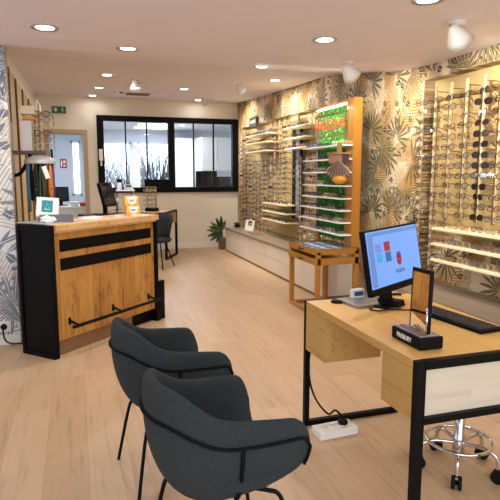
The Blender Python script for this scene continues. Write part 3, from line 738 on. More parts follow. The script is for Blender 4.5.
# monitor
W, H_ = .53, .335
X = Matrix.Translation((1.60, 2.47, 1.02)) @ Matrix.Rotation(.47, 4, 'Z') @ Matrix.Rotation(-.17, 4, 'X') @ Matrix.Rotation(-.03, 4, 'Y')
m_ = thing('desktop_screen', 'large black all-in-one computer screen lit blue on the oak desk', 'monitor', (1.70, 2.62, .75))
build('casing', MB(X).box((-W/2, 0, -H_/2), (W/2, .028, H_/2), .005), M['blackmat'], m_)
build('chin', MB(X).box((-W/2, -.004, -H_/2), (W/2, 0, -H_/2+.035), .001), M['black'], m_)
s_ = build('screen', MB(X).box((-W/2+.012, -.002, -H_/2+.036), (W/2-.012, 0, H_/2-.01)), M['scr'], m_)
SX = X @ Matrix.Translation((0, -.003, 0)) @ Matrix.Rotation(PI/2, 4, 'X')
def sb(name, x, z, w, h, mat): build(name, MB(X).box((x, -.0032, z), (x+w, -.002, z+h)), M[mat], s_)
sb('side_bar', -.245, -.125, .045, .255, 'scr_side'); sb('menu_bar', -.245, .132, .49, .018, 'scr_side')
sb('red_icon', -.10, .045, .055, .05, 'scr_red'); sb('teal_icon', -.095, -.01, .052, .05, 'scr_teal')
sb('lilac_icon', -.185, .045, .055, .045, 'scr_lil'); sb('cyan_icon', -.18, -.005, .052, .045, 'scr_cyan')
mb = MB(X @ Matrix.Translation((.03, -.003, -.005)) @ Matrix.Rotation(PI/2, 4, 'X') @ Matrix.Diagonal((.026, .038, 1, 1))); mb.lathe([(0, 0), (1, 0), (1, .001), (0, .001)], seg=24)
build('round_logo', mb, M['scr_red'], s_)
build('logo_cap', MB(X @ Matrix.Translation((.03, -.0035, .013)) @ Matrix.Rotation(PI/2, 4, 'X') @ Matrix.Diagonal((.019, .017, 1, 1))).lathe([(0, 0), (1, 0), (1, .0015), (0, .0015)], seg=20), M['scr_dark'], s_)
text('screen_words', 'ivoire', .04, M['scr_dark'], s_, X @ Matrix.Translation((.03, -.0035, -.07)) @ Matrix.Rotation(PI/2, 4, 'X'), .0005)
XB = Matrix.Translation((1.60, 2.47, .75)) @ Matrix.Rotation(.47, 4, 'Z')
build('stand_neck', MB(XB).prism([(-.04, .03, .03), (.04, .03, .03), (.04, .06, .02), (-.04, .06, .02)], (0, .04, .22)), M['blackmat'], m_)
build('stand_foot', MB(XB).box((-.08, -.0, 0), (.08, .16, .012), .003).prism([(-.035, -.05, .012), (.035, -.05, .012), (.035, .07, .012), (-.035, .07, .012)], (0, .01, .03)), M['blackmat'], m_)
# laptop-like silver pad with cables, white blue box, puck, cable
X = Matrix.Translation((1.50, 2.60, .75)) @ Matrix.Rotation(.15, 4, 'Z')
p_ = thing('silver_pad', 'flat silver closed notebook with cables lying under the big screen', 'notebook', (1.50, 2.60, .75))
build('base', MB(X).box((-.12, -.10, 0), (.14, .11, .008), .003), M['steel'], p_)
build('lid', MB(X).box((-.12, -.10, .009), (.14, .11, .016), .003), M['steel'], p_)
bx = thing('small_box', 'small white box with a blue face beside the screen', 'box', (1.50, 2.68, .766))
build('carton', MB(X).box((-.04, .055, .017), (.04, .085, .068), .004), M['white'], bx)
build('blue_face', MB(X).box((-.03, .053, .03), (.03, .055, .055)), M['scr_dark'] if 0 else plain('blue_label', (60, 80, 140), .5), bx)
tag(build('cable_puck', MB().lathe([(0, 0), (.035, 0), (.037, .006), (.03, .014), (0, .016)], (1.36, 2.66, .75), 20), M['black'], origin=(1.36, 2.66, .75)), 'round black cable puck at the far left corner of the desk', 'puck')
def curve_pts(ps, n=8):
    out = []
    ps = [V(p) for p in ps]
    for i in range(len(ps)-1):
        a = ps[max(i-1, 0)]; b_ = ps[i]; c = ps[i+1]; d = ps[min(i+2, len(ps)-1)]
        for k in range(n):
            t__ = k/n
            out.append(.5*((2*b_)+(-a+c)*t__+(2*a-5*b_+4*c-d)*t__**2+(-a+3*b_-3*c+d)*t__**3))
    return out+[ps[-1]]
def cable(name, ps, r, mat, lab, n=8):
    pts = curve_pts(ps, n)
    return tag(build(name, MB().tube(pts, r, 6), mat, origin=pts[0]), lab, 'cable')
cable('cable', [(1.395, 2.665, .757), (1.43, 2.70, .756), (1.49, 2.722, .756), (1.58, 2.73, .756), (1.70, 2.725, .756), (1.80, 2.70, .756)], .005, M['black'], 'black cable along the back edge of the desk from the puck')
cable('cable', [(1.48, 2.48, .756), (1.44, 2.44, .756), (1.47, 2.40, .756), (1.54, 2.41, .756), (1.60, 2.38, .756), (1.66, 2.36, .757)], .0035, M['black'], 'thin black cable curling in front of the big screen foot')
# keyboard
X = Matrix.Translation((1.735, 2.14, .75)) @ Matrix.Rotation(PI/2+.10, 4, 'Z')
k_ = thing('keyboard', 'black computer keyboard at the right side of the desk', 'keyboard', (1.735, 2.14, .75))
build('case', MB(X).box((-.225, -.07, 0), (.225, .07, .016), .004), M['blackmat'], k_)
for r in range(5):
    mb = MB(X)
    for c in range(17):
        mb.box((-.215+c*.0255, -.058+r*.0245, .016), (-.215+c*.0255+.021, -.058+r*.0245+.019, .022), .002)
    build('key_row', mb, plain('key_black', (34, 34, 38), .5), k_)
# mirror on base
g_ = thing('tabletop_mirror', 'small upright black-framed mirror on a black boxed base with white lettering', 'mirror', (1.345, 1.9, .75))
build('base', MB().box((1.29, 1.79, .752), (1.40, 2.0, .803), .006), M['blackmat'], g_)
build('base_rim', MB().box((1.298, 1.80, .803), (1.392, 1.99, .807), .001), M['steel'], g_)
build('slot', MB().box((1.315, 1.81, .807), (1.335, 1.98, .811)), M['kraft'], g_)
text('lettering', 'FINSBURY', .030, M['paper'], g_, facing((1.2895, 1.905, .777), (-1, 0, 0)) @ Matrix.Scale(.8, 4, (1, 0, 0)), .0006)
X = Matrix.Translation((1.352, 1.886, .94)) @ Matrix.Rotation(-1.759, 4, 'Z') @ Matrix.Rotation(-.05, 4, 'X') @ Matrix.Rotation(-.066, 4, 'Y')
fr_ = build('mirror_frame', MB(X).box((-.09, 0, -.13), (.09, .008, .128), .002).box((-.09, -.004, -.13), (-.083, 0, .128)).box((.075, -.004, -.13), (.09, 0, .128)).box((-.083, -.004, .112), (.075, 0, .128)), M['blackmat'], g_)
build('mirror_glass', MB(X).box((-.083, -.003, -.128), (.075, -.001, .112)), M['mirror'], fr_)
build('support_post', MB(X).tube([(.083, -.008, -.132), (.083, -.008, -.02)], .0045, 8), M['chrome'], g_)
# power strip + cables
X = Matrix.Translation((1.34, 2.615, 0)) @ Matrix.Rotation(.06, 4, 'Z')
w_ = thing('power_strip', 'white power strip with plugs on the floor under the desk', 'power strip', (1.34, 2.615, 0))
build('body', MB(X).box((-.12, -.055, 0), (.12, .055, .045), .006), M['whitegloss'], w_)
for k in range(4): build('socket', MB(X).lathe([(0, .047), (.022, .047), (.024, .045), (.026, .045), (.026, .049), (.022, .051)], (-.085+k*.057, 0, 0), 16), M['white'], w_)
p2 = thing('plug', 'black plug pushed into the white power strip', 'plug', (1.38, 2.62, .05))
build('body', MB(X).box((.03, -.02, .046), (.075, .02, .075), .006), M['rubber'], p2)
build('pins', MB(X).box((.045, -.006, .044), (.06, .006, .046)), M['steel'], p2)
cable('power_cable', [(1.235, 2.72, .70), (1.225, 2.73, .62), (1.24, 2.735, .5), (1.225, 2.735, .38), (1.24, 2.73, .25), (1.27, 2.70, .16), (1.32, 2.66, .10), (1.36, 2.65, .12), (1.40, 2.625, .078)], .006, M['black'], 'black cable bundle running down the far desk leg to the power strip')

# ------------------------------------------------------------------ stool
c = V((1.755, 2.09, 0))
t_ = thing('rolling_stool', 'chrome five-star rolling stool base under the desk', 'stool', c)
build('column', MB().lathe([(0, .08), (.028, .08), (.03, .12), (.03, .17), (.024, .18), (.024, .40), (.014, .40), (.014, .5), (0, .5)], c, 20), M['chrome'], t_)
build('foot_ring', MB().tube([(c.x+.155*math.cos(a*PI/20), c.y+.155*math.sin(a*PI/20), .155) for a in range(40)], .009, 8, closed=True), M['chrome'], t_)
build('seat', MB().lathe([(0, .455), (.12, .46), (.165, .47), (.175, .495), (.165, .52), (.10, .53), (0, .532)][::1], c, 28), M['rubber'], t_)
build('seat_plate', MB().lathe([(0, .44), (.08, .44), (.08, .455), (0, .458)], c, 20), M['steel'], t_)
for k in range(5):
    a = -2.27+k*2*PI/5; d = V((math.cos(a), math.sin(a), 0))
    lg = build('leg', MB().tube(curve_pts([c+d*.02+V((0, 0, .14)), c+d*.10+V((0, 0, .148)), c+d*.145+V((0, 0, .142)), c+d*.18+V((0, 0, .12)), c+d*.19+V((0, 0, .06))], 5), .0095, 8), M['chrome'], t_)
    q = d.cross(V((0, 0, 1)))
    cc = c+d*.193+V((0, 0, .033))
    mb = MB()
    for s2 in (-1, 1): mb.tube([cc+q*s2*.006, cc+q*s2*.009, cc+q*s2*.022, cc+q*s2*.024], [.026, .032, .032, .027], 18)
    mb.tube([cc+q*-.006, cc+q*.006], .012, 8)
    build('castor', mb, M['rubber'], lg)

# ------------------------------------------------------------------ tub chairs
def chair_root(loc, rz, lab):
    t_ = thing('tub_armchair', lab, 'chair', (0, 0, 0), 'upholstered tub armchairs in front of the desk')
    def arm_x(t): return t
    NT, NV = 56, 10
    def rim(t):   # t -1..1 : right arm front -> back -> left arm front
        a = abs(t)
        if a < .5:
            th = a/.5*PI/2; x = -.06-.20*math.cos(th)**.85; y = .212*math.sin(th)**.85
        else:
            s2 = (a-.5)/.5; x = -.06+s2*.305; y = .212+.022*math.sin(s2*PI/2)
        k = min(1, max(0, (a-.14)/.42)); k = k*k*(3-2*k)
        z = .765-(.765-.655)*k-.03*max(0, (a-.56)/.44)
        if a > .86: z -= ((a-.86)/.14)**3*.10
        return V((x, math.copysign(y, t), z))
    def bot(t):
        a = abs(t); p = rim(t)
        k = max(0, (a-.5)/.5)
        x = p.x*.62+(.03*k); x = x if a < .6 else x+.05*k
        return V((x-.0, p.y*.62, .385+.05*k*k))
    def surf(t, v, out=0.0):
        r = rim(t); b_ = bot(t)
        s2 = math.sin(v*PI/2)
        p = V((b_.x+(r.x-b_.x)*s2**.9, b_.y+(r.y-b_.y)*s2**.75, b_.z+(r.z-b_.z)*(1-math.cos(v*PI/2))**.75 if v < 1 else r.z))
        a = abs(t)
        if a < .5: p.x += -.02*math.sin(v*PI)*(1-a/.5)
        if out:
            n = V((p.x+.02, p.y, 0)); n.z = -.25*(1-v); n.normalize(); p += n*out
        return p
    ts = [-1+2*i/NT for i in range(NT+1)]; vs = [i/NV for i in range(NV+1)]
    mb = MB(); rows = []
    for t in ts:
        hw = .025 if abs(t) < .9 else .025*math.sqrt(max(.02, 1-((abs(t)-.9)/.1)**2))
        outer = [surf(t, v, hw) for v in vs]; r = rim(t)
        inner = [surf(t, v, -hw) for v in vs[::-1]]
        top = [r+V((0, 0, .018*hw/.025))]
        rows.append(outer+top+inner)
    mb.grid(rows)
    for R_ in (rows[0], rows[-1]):
        n = len(R_)//2
        # close the arm fronts
        cols = [[R_[j], (R_[j]+R_[-1-j])/2+V((.002, 0, 0)), R_[-1-j]] for j in range(n+1)]
        mb.grid(cols)
    bmesh.ops.remove_doubles(mb.b, verts=mb.b.verts[:], dist=.0015)
    o = build('shell', mb, M['fabric'], t_); subsurf(o, 1)
    # underside dish and cushion
    mb = MB(); mb.lathe([(0, .355), (.10, .355), (.16, .375), (.185, .40), (.17, .42), (0, .42)], (-.01, 0, 0), 28)
    for v in mb.b.verts: v.co.x *= 1.12; v.co.y *= .95
    o = build('seat_base', mb, M['fabric'], t_)
    mb = MB(); mb.lathe([(0, .405), (.19, .405), (.225, .42), (.235, .44), (.225, .462), (.18, .474), (0, .478)], (0, 0, 0), 36)
    for v in mb.b.verts:
        v.co.x = v.co.x*1.02+.015
        if v.co.x > .1: v.co.x += .03
        v.co.y = v.co.y*(.98 if v.co.x < .05 else 1.04)
    o = build('seat_cushion', mb, M['fabric'], t_)
    # piping band round the outside, with a drop at each arm front and one vertical band per side
    pts = []
    for i in range(61):
        t = -.92+1.84*i/60; a = abs(t)
        v = .80
        pts.append(surf(t, v, .030))
    fr0 = [surf(-.965, v, .024) for v in (.35, .5, .65, .75)]; fr1 = [surf(.965, v, .024) for v in (.75, .65, .5, .35)]
    build('piping', MB().tube(fr0+pts+fr1, .0065, 6), M['piping'], t_)
    for s2 in (-1, 1):
        build('side_band', MB().tube([surf(s2*.55, v, .029) for v in (.8, .7, .6, .5, .4, .3, .2, .1, .0)], .0075, 6), M['piping'], t_)
    build('underframe', MB().box((-.13, -.10, .335), (.13, .10, .357), .006), M['black'], t_)
    for sx in (-1, 1):
        for sy in (-1, 1):
            build('leg', MB().tube(curve_pts([(sx*.06, sy*.08, .345), (sx*.13, sy*.13, .34), (sx*.165, sy*.155, .325), (sx*.19, sy*.17, .24), (sx*.235, sy*.205, .0)], 5), .0085, 8), M['black'], t_)
    t_.location = loc; t_.rotation_euler.z = rz; t_.scale = (.95, .96, 1)
    return t_
A = chair_root((.40, 2.54, 0), .16, 'blue-grey tub armchair, the farther one, nearer the counter')
B = copy_tree(A); B.location = (.462, 1.79, 0); B.rotation_euler.z = .18
B['label'] = 'blue-grey tub armchair in the foreground, nearest the camera'

# ------------------------------------------------------------------ counter
A0 = V((-.2, 4.45, 0)); dx = V((.90, .88, 0)).normalized(); dy = V((-dx.y, dx.x, 0)); Lc = (V((.70, 5.33, 0))-A0).length
X = Matrix.Translation(A0) @ Matrix((dx, dy, V((0, 0, 1)))).transposed().to_4x4()
t_ = thing('reception_counter', 'rustic wood reception counter with black end panels and foot rail', 'counter', (.1, 5.1, 0))
DW = .345
build('end_panel', MB(X).box((-.04, -.03, 0), (-.001, DW, 1.068), .004).box((-.05, -.03, 0), (-.04, .0, 1.06)).box((-.05, DW-.03, 0), (-.04, DW, 1.06)).box((-.05, 0, 1.02), (-.04, DW-.03, 1.06)).box((-.05, 0, 0), (-.04, DW-.03, .04)), M['blackmat'], t_)
build('front_panel', MB(X).box((0, 0, .13), (Lc, .03, 1.01)), M['counter'], t_)
build('carcass', MB(X).box((0, .05, 0), (Lc, DW, 1.005)), M['blackmat'], t_)
build('kick_board', MB(X).box((0, .03, 0), (Lc*.75, .05, .14)), M['kick'], t_)
build('counter_top', MB(X).box((.0, -.05, 1.02), (Lc+.03, DW, 1.07), .004), M['countertop'], t_)
build('top_edge', MB(X).box((.0, -.035, 1.005), (Lc+.0, DW, 1.02)), M['countertop'], t_)
for z in (.70, .85): build('black_band', MB(X).box((.07, -.01, z), (Lc-.05, 0, z+.095), .002), M['blackmat'], t_)
rl = build('foot_rail', MB(X).tube([(.10, -.085, .24), (Lc-.02, -.085, .24)], .014, 10), M['black'], t_)
for q in (.14, Lc*.52, Lc-.10): build('rail_bracket', MB(X).tube([(q, 0, .27), (q, -.02, .27), (q, -.085, .255), (q, -.085, .23)], .010, 8).box((q-.012, -.006, .24), (q+.012, 0, .30)), M['black'], rl)
build('right_post', MB(X).box((Lc, -.03, 0), (Lc+.03, DW, 1.02), .003), M['blackmat'], t_)
bx = thing('computer_case', 'black computer tower on the floor at the right end of the counter', 'computer', X @ V((Lc+.1, .15, 0)))
build('case', MB(X).box((Lc+.035, -.02, 0), (Lc+.14, .34, .40), .005), M['black'], bx)
build('front_grille', MB(X).box((Lc+.045, -.026, .03), (Lc+.13, -.02, .37), .002), M['blackmat'], bx)
def on_counter(p): return X @ V(p)
ZC = 1.07
CX = X.copy()
# items on counter top (local coords)
f_ = thing('framed_notice', 'white framed card with a teal print leaning on the counter', 'card', on_counter((.10, .30, ZC)))
XF = CX @ Matrix.Translation((.15, .20, ZC+.115)) @ Matrix.Rotation(-.75, 4, 'Z') @ Matrix.Rotation(-.22, 4, 'X') @ Matrix.Rotation(.08, 4, 'Y')
build('card', MB(XF).box((-.085, 0, -.075), (.085, .006, .085), .001), M['paper'], f_)
build('print', MB(XF).box((-.045, -.003, -.035), (.04, 0, .06)), M['teal'], f_)
build('white_drawing', MB(XF).tube([(-.02, -.004, -.015), (0, -.004, .03), (.02, -.004, -.015), (-.02, -.004, -.015)], .005, 5), M['paper'], f_)
b_ = thing('storage_box', 'grey mottled low box with white tissues on the counter', 'box', on_counter((.15, .25, ZC)))
XG = CX @ Matrix.Translation((.2, .16, ZC)) @ Matrix.Rotation(-.7, 4, 'Z')
build('box', MB(XG).box((-.13, -.06, 0), (.13, .07, .06), .004), M['greybox'], b_)
mb = MB(XG)
P_ = [[(-.13+i*.03+.01*math.sin(j), -.115-.008*math.sin(i*1.3), .004+.05*(j/4)+.01*math.sin(i*2+j)) for j in range(5)] for i in range(5)]
mb.grid(P_); o = tag(build('crumpled_tissue', mb, M['paper'], origin=on_counter((.08, .1, ZC))), 'white crumpled tissue in front of the grey box on the counter', 'tissue')
sm = o.modifiers.new('t', 'SOLIDIFY'); sm.thickness = .004
for k, (q, zz, s) in enumerate((((1.20, .20), 0, ''), ((1.19, .21), .0915, ''))):
    XK = CX @ Matrix.Translation((q[0], q[1], ZC+zz)) @ Matrix.Rotation(-.72, 4, 'Z') @ Matrix.Scale(1.22, 4)
    c_ = thing('leaflet_box', 'leaflet box', 'box', XK @ V((0, 0, 0)), 'yellow leaflet boxes on the counter')
    c_['label'] = 'small yellow and white leaflet box on the counter, %s of the stack' % ('bottom' if k == 0 else 'top')
    build('carton', MB(XK).box((-.055, -.03, 0), (.055, .03, .073), .002), M['yellow'], c_)
    build('label', MB(XK).prism([(-.04, -.0325, .068), (.045, -.0325, .068), (.03, -.0325, .015), (0, -.0325, .004), (-.025, -.0325, .02)], (0, .002, 0)), M['paper'], c_)
    build('print', MB(XK).box((-.02, -.0335, .038), (.02, -.0325, .044)).box((-.015, -.0335, .028), (.015, -.0325, .032)), M['greybox'], c_)
for k, (q, r, lab) in enumerate((((.62, .2), .2, 'loose white papers lying mid counter'), ((.75, .32), -.3, 'white paper sheet toward the back of the counter'), ((1.05, .05), .1, 'small white card pile near the counter right end'), ((.93, .15), .4, 'white slip just left of the yellow boxes'))):
    XK = CX @ Matrix.Translation((q[0], q[1], ZC)) @ Matrix.Rotation(r, 4, 'Z')
    tag(build('paper_sheet', MB(XK).box((-.09 if k < 2 else -.035, -.07 if k < 2 else -.025, .0), (.09 if k < 2 else .035, .07 if k < 2 else .025, .003 if k < 2 else .012)), M['paper'], origin=XK @ V((0, 0, 0))), lab, 'paper', 'papers on the counter')
tag(build('desk_pad', MB(CX).box((-.01, .05, ZC), (.35, .40, ZC+.006), .002), plain('pale_grey_pad', (170, 178, 188), .4), origin=on_counter((.1, .2, ZC))), 'pale grey mat on the left end of the counter', 'mat')
for o in list(f_.children)+list(b_.children)+[bpy.data.objects.get('crumpled_tissue')]:
    o.location.z += .006
# spectacle try-on screens behind counter: work table
XW = Matrix.Translation((.45, 6.4, 0)) @ Matrix.Rotation(.25, 4, 'Z')
t_ = thing('work_table', 'black work table behind the counter carrying screens', 'table', (.45, 6.4, 0))
build('table_top', MB(XW).box((-.4, -.25, .98), (.35, .25, 1.01), .003), M['blackmat'], t_)
for x in (-.38, .3):
    for y in (-.23, .2): build('leg', MB(XW).box((x, y, 0), (x+.03, y+.03, .98)), M['black'], t_)
monitor((.33, 6.33, 1.01), 1.05, .3, .27, 'black tilted screen behind the counter, left of the yellow boxes', .09, tilt=.25)
t_ = thing('steel_riser', 'thin-legged steel riser holding a telephone below the black window', 'stand', (.53, 6.45, 1.01))
build('shelf', MB().box((.43, 6.36, 1.27), (.64, 6.56, 1.285), .002), M['steel'], t_)
for x in (.44, .62):
    for y in (6.37, 6.54): build('leg', MB().tube([(x, y, 1.01), (x, y, 1.27)], .006, 6), M['steel'], t_)
t_ = thing('speaker', 'slim silver and black upright device on the riser', 'device', (.47, 6.45, 1.285))
build('body', MB().box((.44, 6.41, 1.285), (.50, 6.47, 1.37), .006), M['steel'], t_); build('cap', MB().box((.442, 6.412, 1.37), (.498, 6.468, 1.41), .004), M['black'], t_)
t_ = thing('telephone', 'white desk telephone with dark display on the riser', 'telephone', (.57, 6.45, 1.285))
build('body', MB().box((.525, 6.40, 1.285), (.625, 6.49, 1.30), .004).prism([(.53, 6.44, 1.30), (.62, 6.44, 1.30), (.62, 6.48, 1.30), (.53, 6.48, 1.30)], (0, .01, .05)), M['white'], t_)
build('display', MB().box((.545, 6.434, 1.315), (.605, 6.442, 1.345)), M['darkglass'], t_)
# back table with black frame
q0 = V((1.445, 9.217, 0)); q1 = V((1.745, 9.872, 0)); e = (q1-q0).normalized(); nrm = V((-e.y, e.x, 0))
X = Matrix.Translation(q0) @ Matrix((e, nrm, V((0, 0, 1)))).transposed().to_4x4(); L2 = (q1-q0).length
t_ = thing('side_table', 'narrow wood table with black loop frame behind the counter end', 'table', (q0+q1)/2+nrm*.4)
build('table_top', MB(X).box((0.02, .035, .79), (L2-.02, 1.1, .825), .003), M['countertop'], t_)
build('wood_end', MB(X).box((.035, .01, .60), (L2-.035, .03, .80)), M['counter'], t_)
for s2 in (0, 1.06): build('leg_frame', MB(X).box((0, s2, 0), (.035, s2+.04, .83)).box((L2-.035, s2, 0), (L2, s2+.04, .83)).box((.035, s2, .80), (L2-.035, s2+.04, .83)).box((.035, s2, 0), (L2-.035, s2+.04, .03)), M['black'], t_)
c_ = thing('spectacle_carousel', 'small round carousel of cream spectacles on a black foot, behind the yellow boxes', 'display stand', X @ V((.3, .35, .825)))
cp = X @ V((.3, .35, .825))
build('foot', MB().lathe([(0, 0), (.12, 0), (.12, .05), (.1, .06), (0, .06)], cp, 24), M['black'], c_)
mb = MB()
for k in range(8): mb.tube([cp+V((.09*math.cos(k*PI/4), .09*math.sin(k*PI/4), .06)), cp+V((.09*math.cos(k*PI/4), .09*math.sin(k*PI/4), .42))], .005, 5)
for z in (.12, .2, .28, .36, .42): mb.tube([cp+V((.09*math.cos(k*PI/8), .09*math.sin(k*PI/8), z)) for k in range(16)], .004, 5, closed=True)
build('wire_rack', mb, M['frame_gold'], c_)
for k in range(4):
    for j in range(2):
        p = cp+V((-.06+j*.1-.03, -.11+.02*j, .11+k*.085))
        add_sp(p, PI/2-.2+j*.3, 0, 'cream', 0, 'cream spectacles on the small carousel, %s row from the bottom, %s one' % (ORD[k], ('left', 'right')[j]), 'glasses on the small carousel')
# dark chair behind counter
XS = Matrix.Translation((1.19, 8.5, 0)) @ Matrix.Rotation(-2.2, 4, 'Z')
t_ = thing('visitor_chair', 'black round-backed chair between the counter and the black-framed table', 'chair', (1.19, 8.5, 0))
mb = MB(XS); rows = []
for i in range(17):
    a = -1.5+3*i/16; rr = .24
    rows.append([(-rr*math.cos(a)*(.75+.25*v), rr*math.sin(a)*(.75+.25*v), .44+v*(.42-.12*abs(a/1.5)**2)) for v in (0, .25, .5, .75, 1)])
mb.grid(rows); o = build('backrest', mb, plain('charcoal_fabric', (44, 48, 54), .9), t_); sm = o.modifiers.new('t', 'SOLIDIFY'); sm.thickness = .03
build('seat', MB(XS).lathe([(0, .40), (.19, .41), (.22, .44), (.2, .47), (0, .48)], (0, 0, 0), 24), plain('charcoal_seat', (44, 48, 54), .9), t_)
for sx in (-1, 1):
    for sy in (-1, 1): build('leg', MB(XS).tube([(sx*.08, sy*.08, .41), (sx*.2, sy*.18, 0)], .011, 6), M['black'], t_)

# ------------------------------------------------------------------ left wall fittings
s_ = thing('wall_socket', 'white double socket on the wallpapered pillar low left', 'socket', (-.61, 4.95, .1))
build('plate', MB().box((-.70, 4.935, .115), (-.59, 4.95, .21), .004), M['white'], s_)
p2 = thing('power_plug', 'black plug in the white wall socket at lower left', 'plug', (-.645, 4.935, .16))
build('body', MB().tube([(-.645, 4.934, .165), (-.645, 4.915, .165), (-.645, 4.90, .165)], [.026, .026, .02], 14), M['rubber'], p2)
cable('cable', [(-.645, 4.90, .165), (-.645, 4.88, .12), (-.63, 4.87, .06), (-.58, 4.86, .03), (-.48, 4.88, .02)], .007, M['rubber'], 'black cord from the wall socket running behind the counter')
t_ = thing('niche_cabinet', 'pale lit display board on the left wall beyond the pillar', 'display board', (XL, 7.5, 0))
build('board', MB().box((XL+.001, 5.2, .0), (XL+.02, 9.6, 2.52), .003), M['panel'], t_)
for q in (5.9, 6.6, 7.4, 8.3, 9.3): build('batten', MB().box((XL+.02, q, .35), (XL+.04, q+.03, 2.5)), M['brown'], t_)

# bracket shelf with holder
t_ = thing('bracket_shelf', 'dark wall shelf with curved black bracket carrying the white holder', 'shelf', (-.5, 5.8, 1.66))
build('board', MB().box((-.60, 5.62, 1.655), (-.27, 5.95, 1.685), .004), M['copper'], t_)
build('bracket', MB().tube(curve_pts([(-.58, 5.78, 1.45), (-.52, 5.78, 1.47), (-.46, 5.78, 1.56), (-.42, 5.78, 1.652)], 5), .018, 8), M['black'], t_)
build('back_plate', MB().box((-.60, 5.70, 1.35), (-.57, 5.86, 1.96), .004), M['copper'], t_)
t_ = thing('lens_holder', 'white perforated upright holder on the dark wall shelf', 'holder', (-.44, 5.8, 1.685))
build('case', MB().box((-.49, 5.75, 1.685), (-.395, 5.85, 1.975), .004), plain('dotted_white', (226, 224, 232), .5, var=.12, scale=80), t_)
build('side_strip', MB().box((-.394, 5.76, 1.685), (-.38, 5.84, 1.94)), plain('moss_strip', (150, 160, 90), .6), t_)
t_ = thing('cream_case', 'cream flat cases stacked above the white holder', 'case', (-.42, 5.85, 1.99))
build('lower_case', MB().box((-.47, 5.78, 1.99), (-.36, 5.88, 2.02), .004), M['orange'], t_)
build('upper_case', MB().box((-.49, 5.76, 2.04), (-.36, 5.90, 2.12), .006), plain('cream_case', (232, 222, 196), .5), t_)
build('prop', MB().box((-.42, 5.81, 1.976), (-.41, 5.85, 2.04)).box((-.46, 5.81, 1.976), (-.45, 5.85, 2.04)), M['steel'], t_)
# left spectacle column
t_ = thing('spectacle_tower', 'slender tower of cream spectacles left of the doorway', 'display stand', (-.31, 5.85, 1.685))
build('column', MB().box((-.335, 5.84, 1.685), (-.32, 5.86, 2.16), .002), M['frame_gold'], t_)
build('top_fin', MB().prism([(-.35, 5.84, 2.10), (-.31, 5.84, 2.04), (-.30, 5.84, 2.14), (-.345, 5.84, 2.20)], (0, .02, 0)), M['shelf'], t_)
build('foot', MB().lathe([(0, 0), (.05, 0), (.05, .012), (0, .015)], (-.325, 5.85, 1.685), 16), M['frame_gold'], t_)
for k in range(6):
    add_sp((-.30, 5.825, 1.74+k*.062), PI/2-.25, .1, ('cream', 'rose', 'tortoise')[k % 3], 0, 'pale spectacles on the left tower, %s from the bottom' % ORD[k], 'glasses on the left tower', False, 1.3)
# cord spinner
sp = V((-.325, 5.62, 0))
t_ = thing('cord_spinner', 'round grey-domed spinner hung with spectacle cords behind the counter', 'display stand', sp)
build('dome', MB().lathe([(.142, 1.565), (.145, 1.59), (.12, 1.615), (.07, 1.635), (.02, 1.645), (0, 1.648)], sp, 32), M['silver_dome'], t_)
build('dome_rim', MB().lathe([(0, 1.56), (.14, 1.56), (.145, 1.566), (.142, 1.572), (0, 1.572)], sp, 32), M['silver_dome'], t_)
build('pole', MB().lathe([(0, .0), (.03, 0), (.03, 1.56), (0, 1.56)], sp, 14), M['black'], t_)
build('foot', MB().lathe([(0, 0), (.16, 0), (.16, .015), (.03, .03), (0, .03)], sp, 24), M['black'], t_)
ccols = [('multicoloured beaded', (190, 90, 60)), ('blue', (60, 150, 200)), ('black', (22, 22, 26)), ('black', (26, 26, 30)), ('dark green', (60, 90, 40)), ('brown', (110, 70, 50)), ('orange', (230, 140, 40)), ('purple', (110, 60, 130)),
         ('black', (24, 24, 30)), ('navy', (40, 50, 90)), ('wine red', (150, 40, 60)), ('grey', (130, 130, 134)), ('black', (20, 20, 24)), ('beige', (190, 170, 140)), ('black', (20, 20, 22)), ('teal', (40, 120, 130))]
for k, (nm, c3) in enumerate(ccols):
    a = -PI+k*2*PI/16+.1; p = sp+V((.118*math.cos(a), .118*math.sin(a), 1.56)); g = V((-math.sin(a), math.cos(a), 0))
    L = .40+.06*math.sin(k*2.1); mb = MB()
    for s2 in (-1, 1): mb.tube([p, p+g*.010*s2+V((0, 0, -.08)), p+g*.016*s2+V((0, 0, -L*.6)), p+g*.004*s2+V((0, 0, -L))], .0095, 5)
    if 'beaded' in nm or k % 3 == 0:
        for j in range(9): mb.lathe([(0, -.012), (.016, 0), (0, .012)], p+V((0, 0, -.06-j*.04)), 6)
    tag(build('neck_strap', mb, plain('cord_'+str(k), c3, .6), origin=p), '%s eyewear strap hanging from the grey spinner, %s counting round from the wall side' % (nm, ORD[k]), 'strap', 'straps on the spinner')
X = facing(sp+V((.055, -.13, 1.48)), (.3, -1, 0)) @ Matrix.Rotation(.3, 4, 'Z')
tag(build('price_tag', MB(X).box((-.022, -.06, 0), (.022, .06, .003), .001), M['paper'], origin=sp+V((.06, -.13, 1.48))), 'white tag hanging slanted from the cord spinner', 'tag')

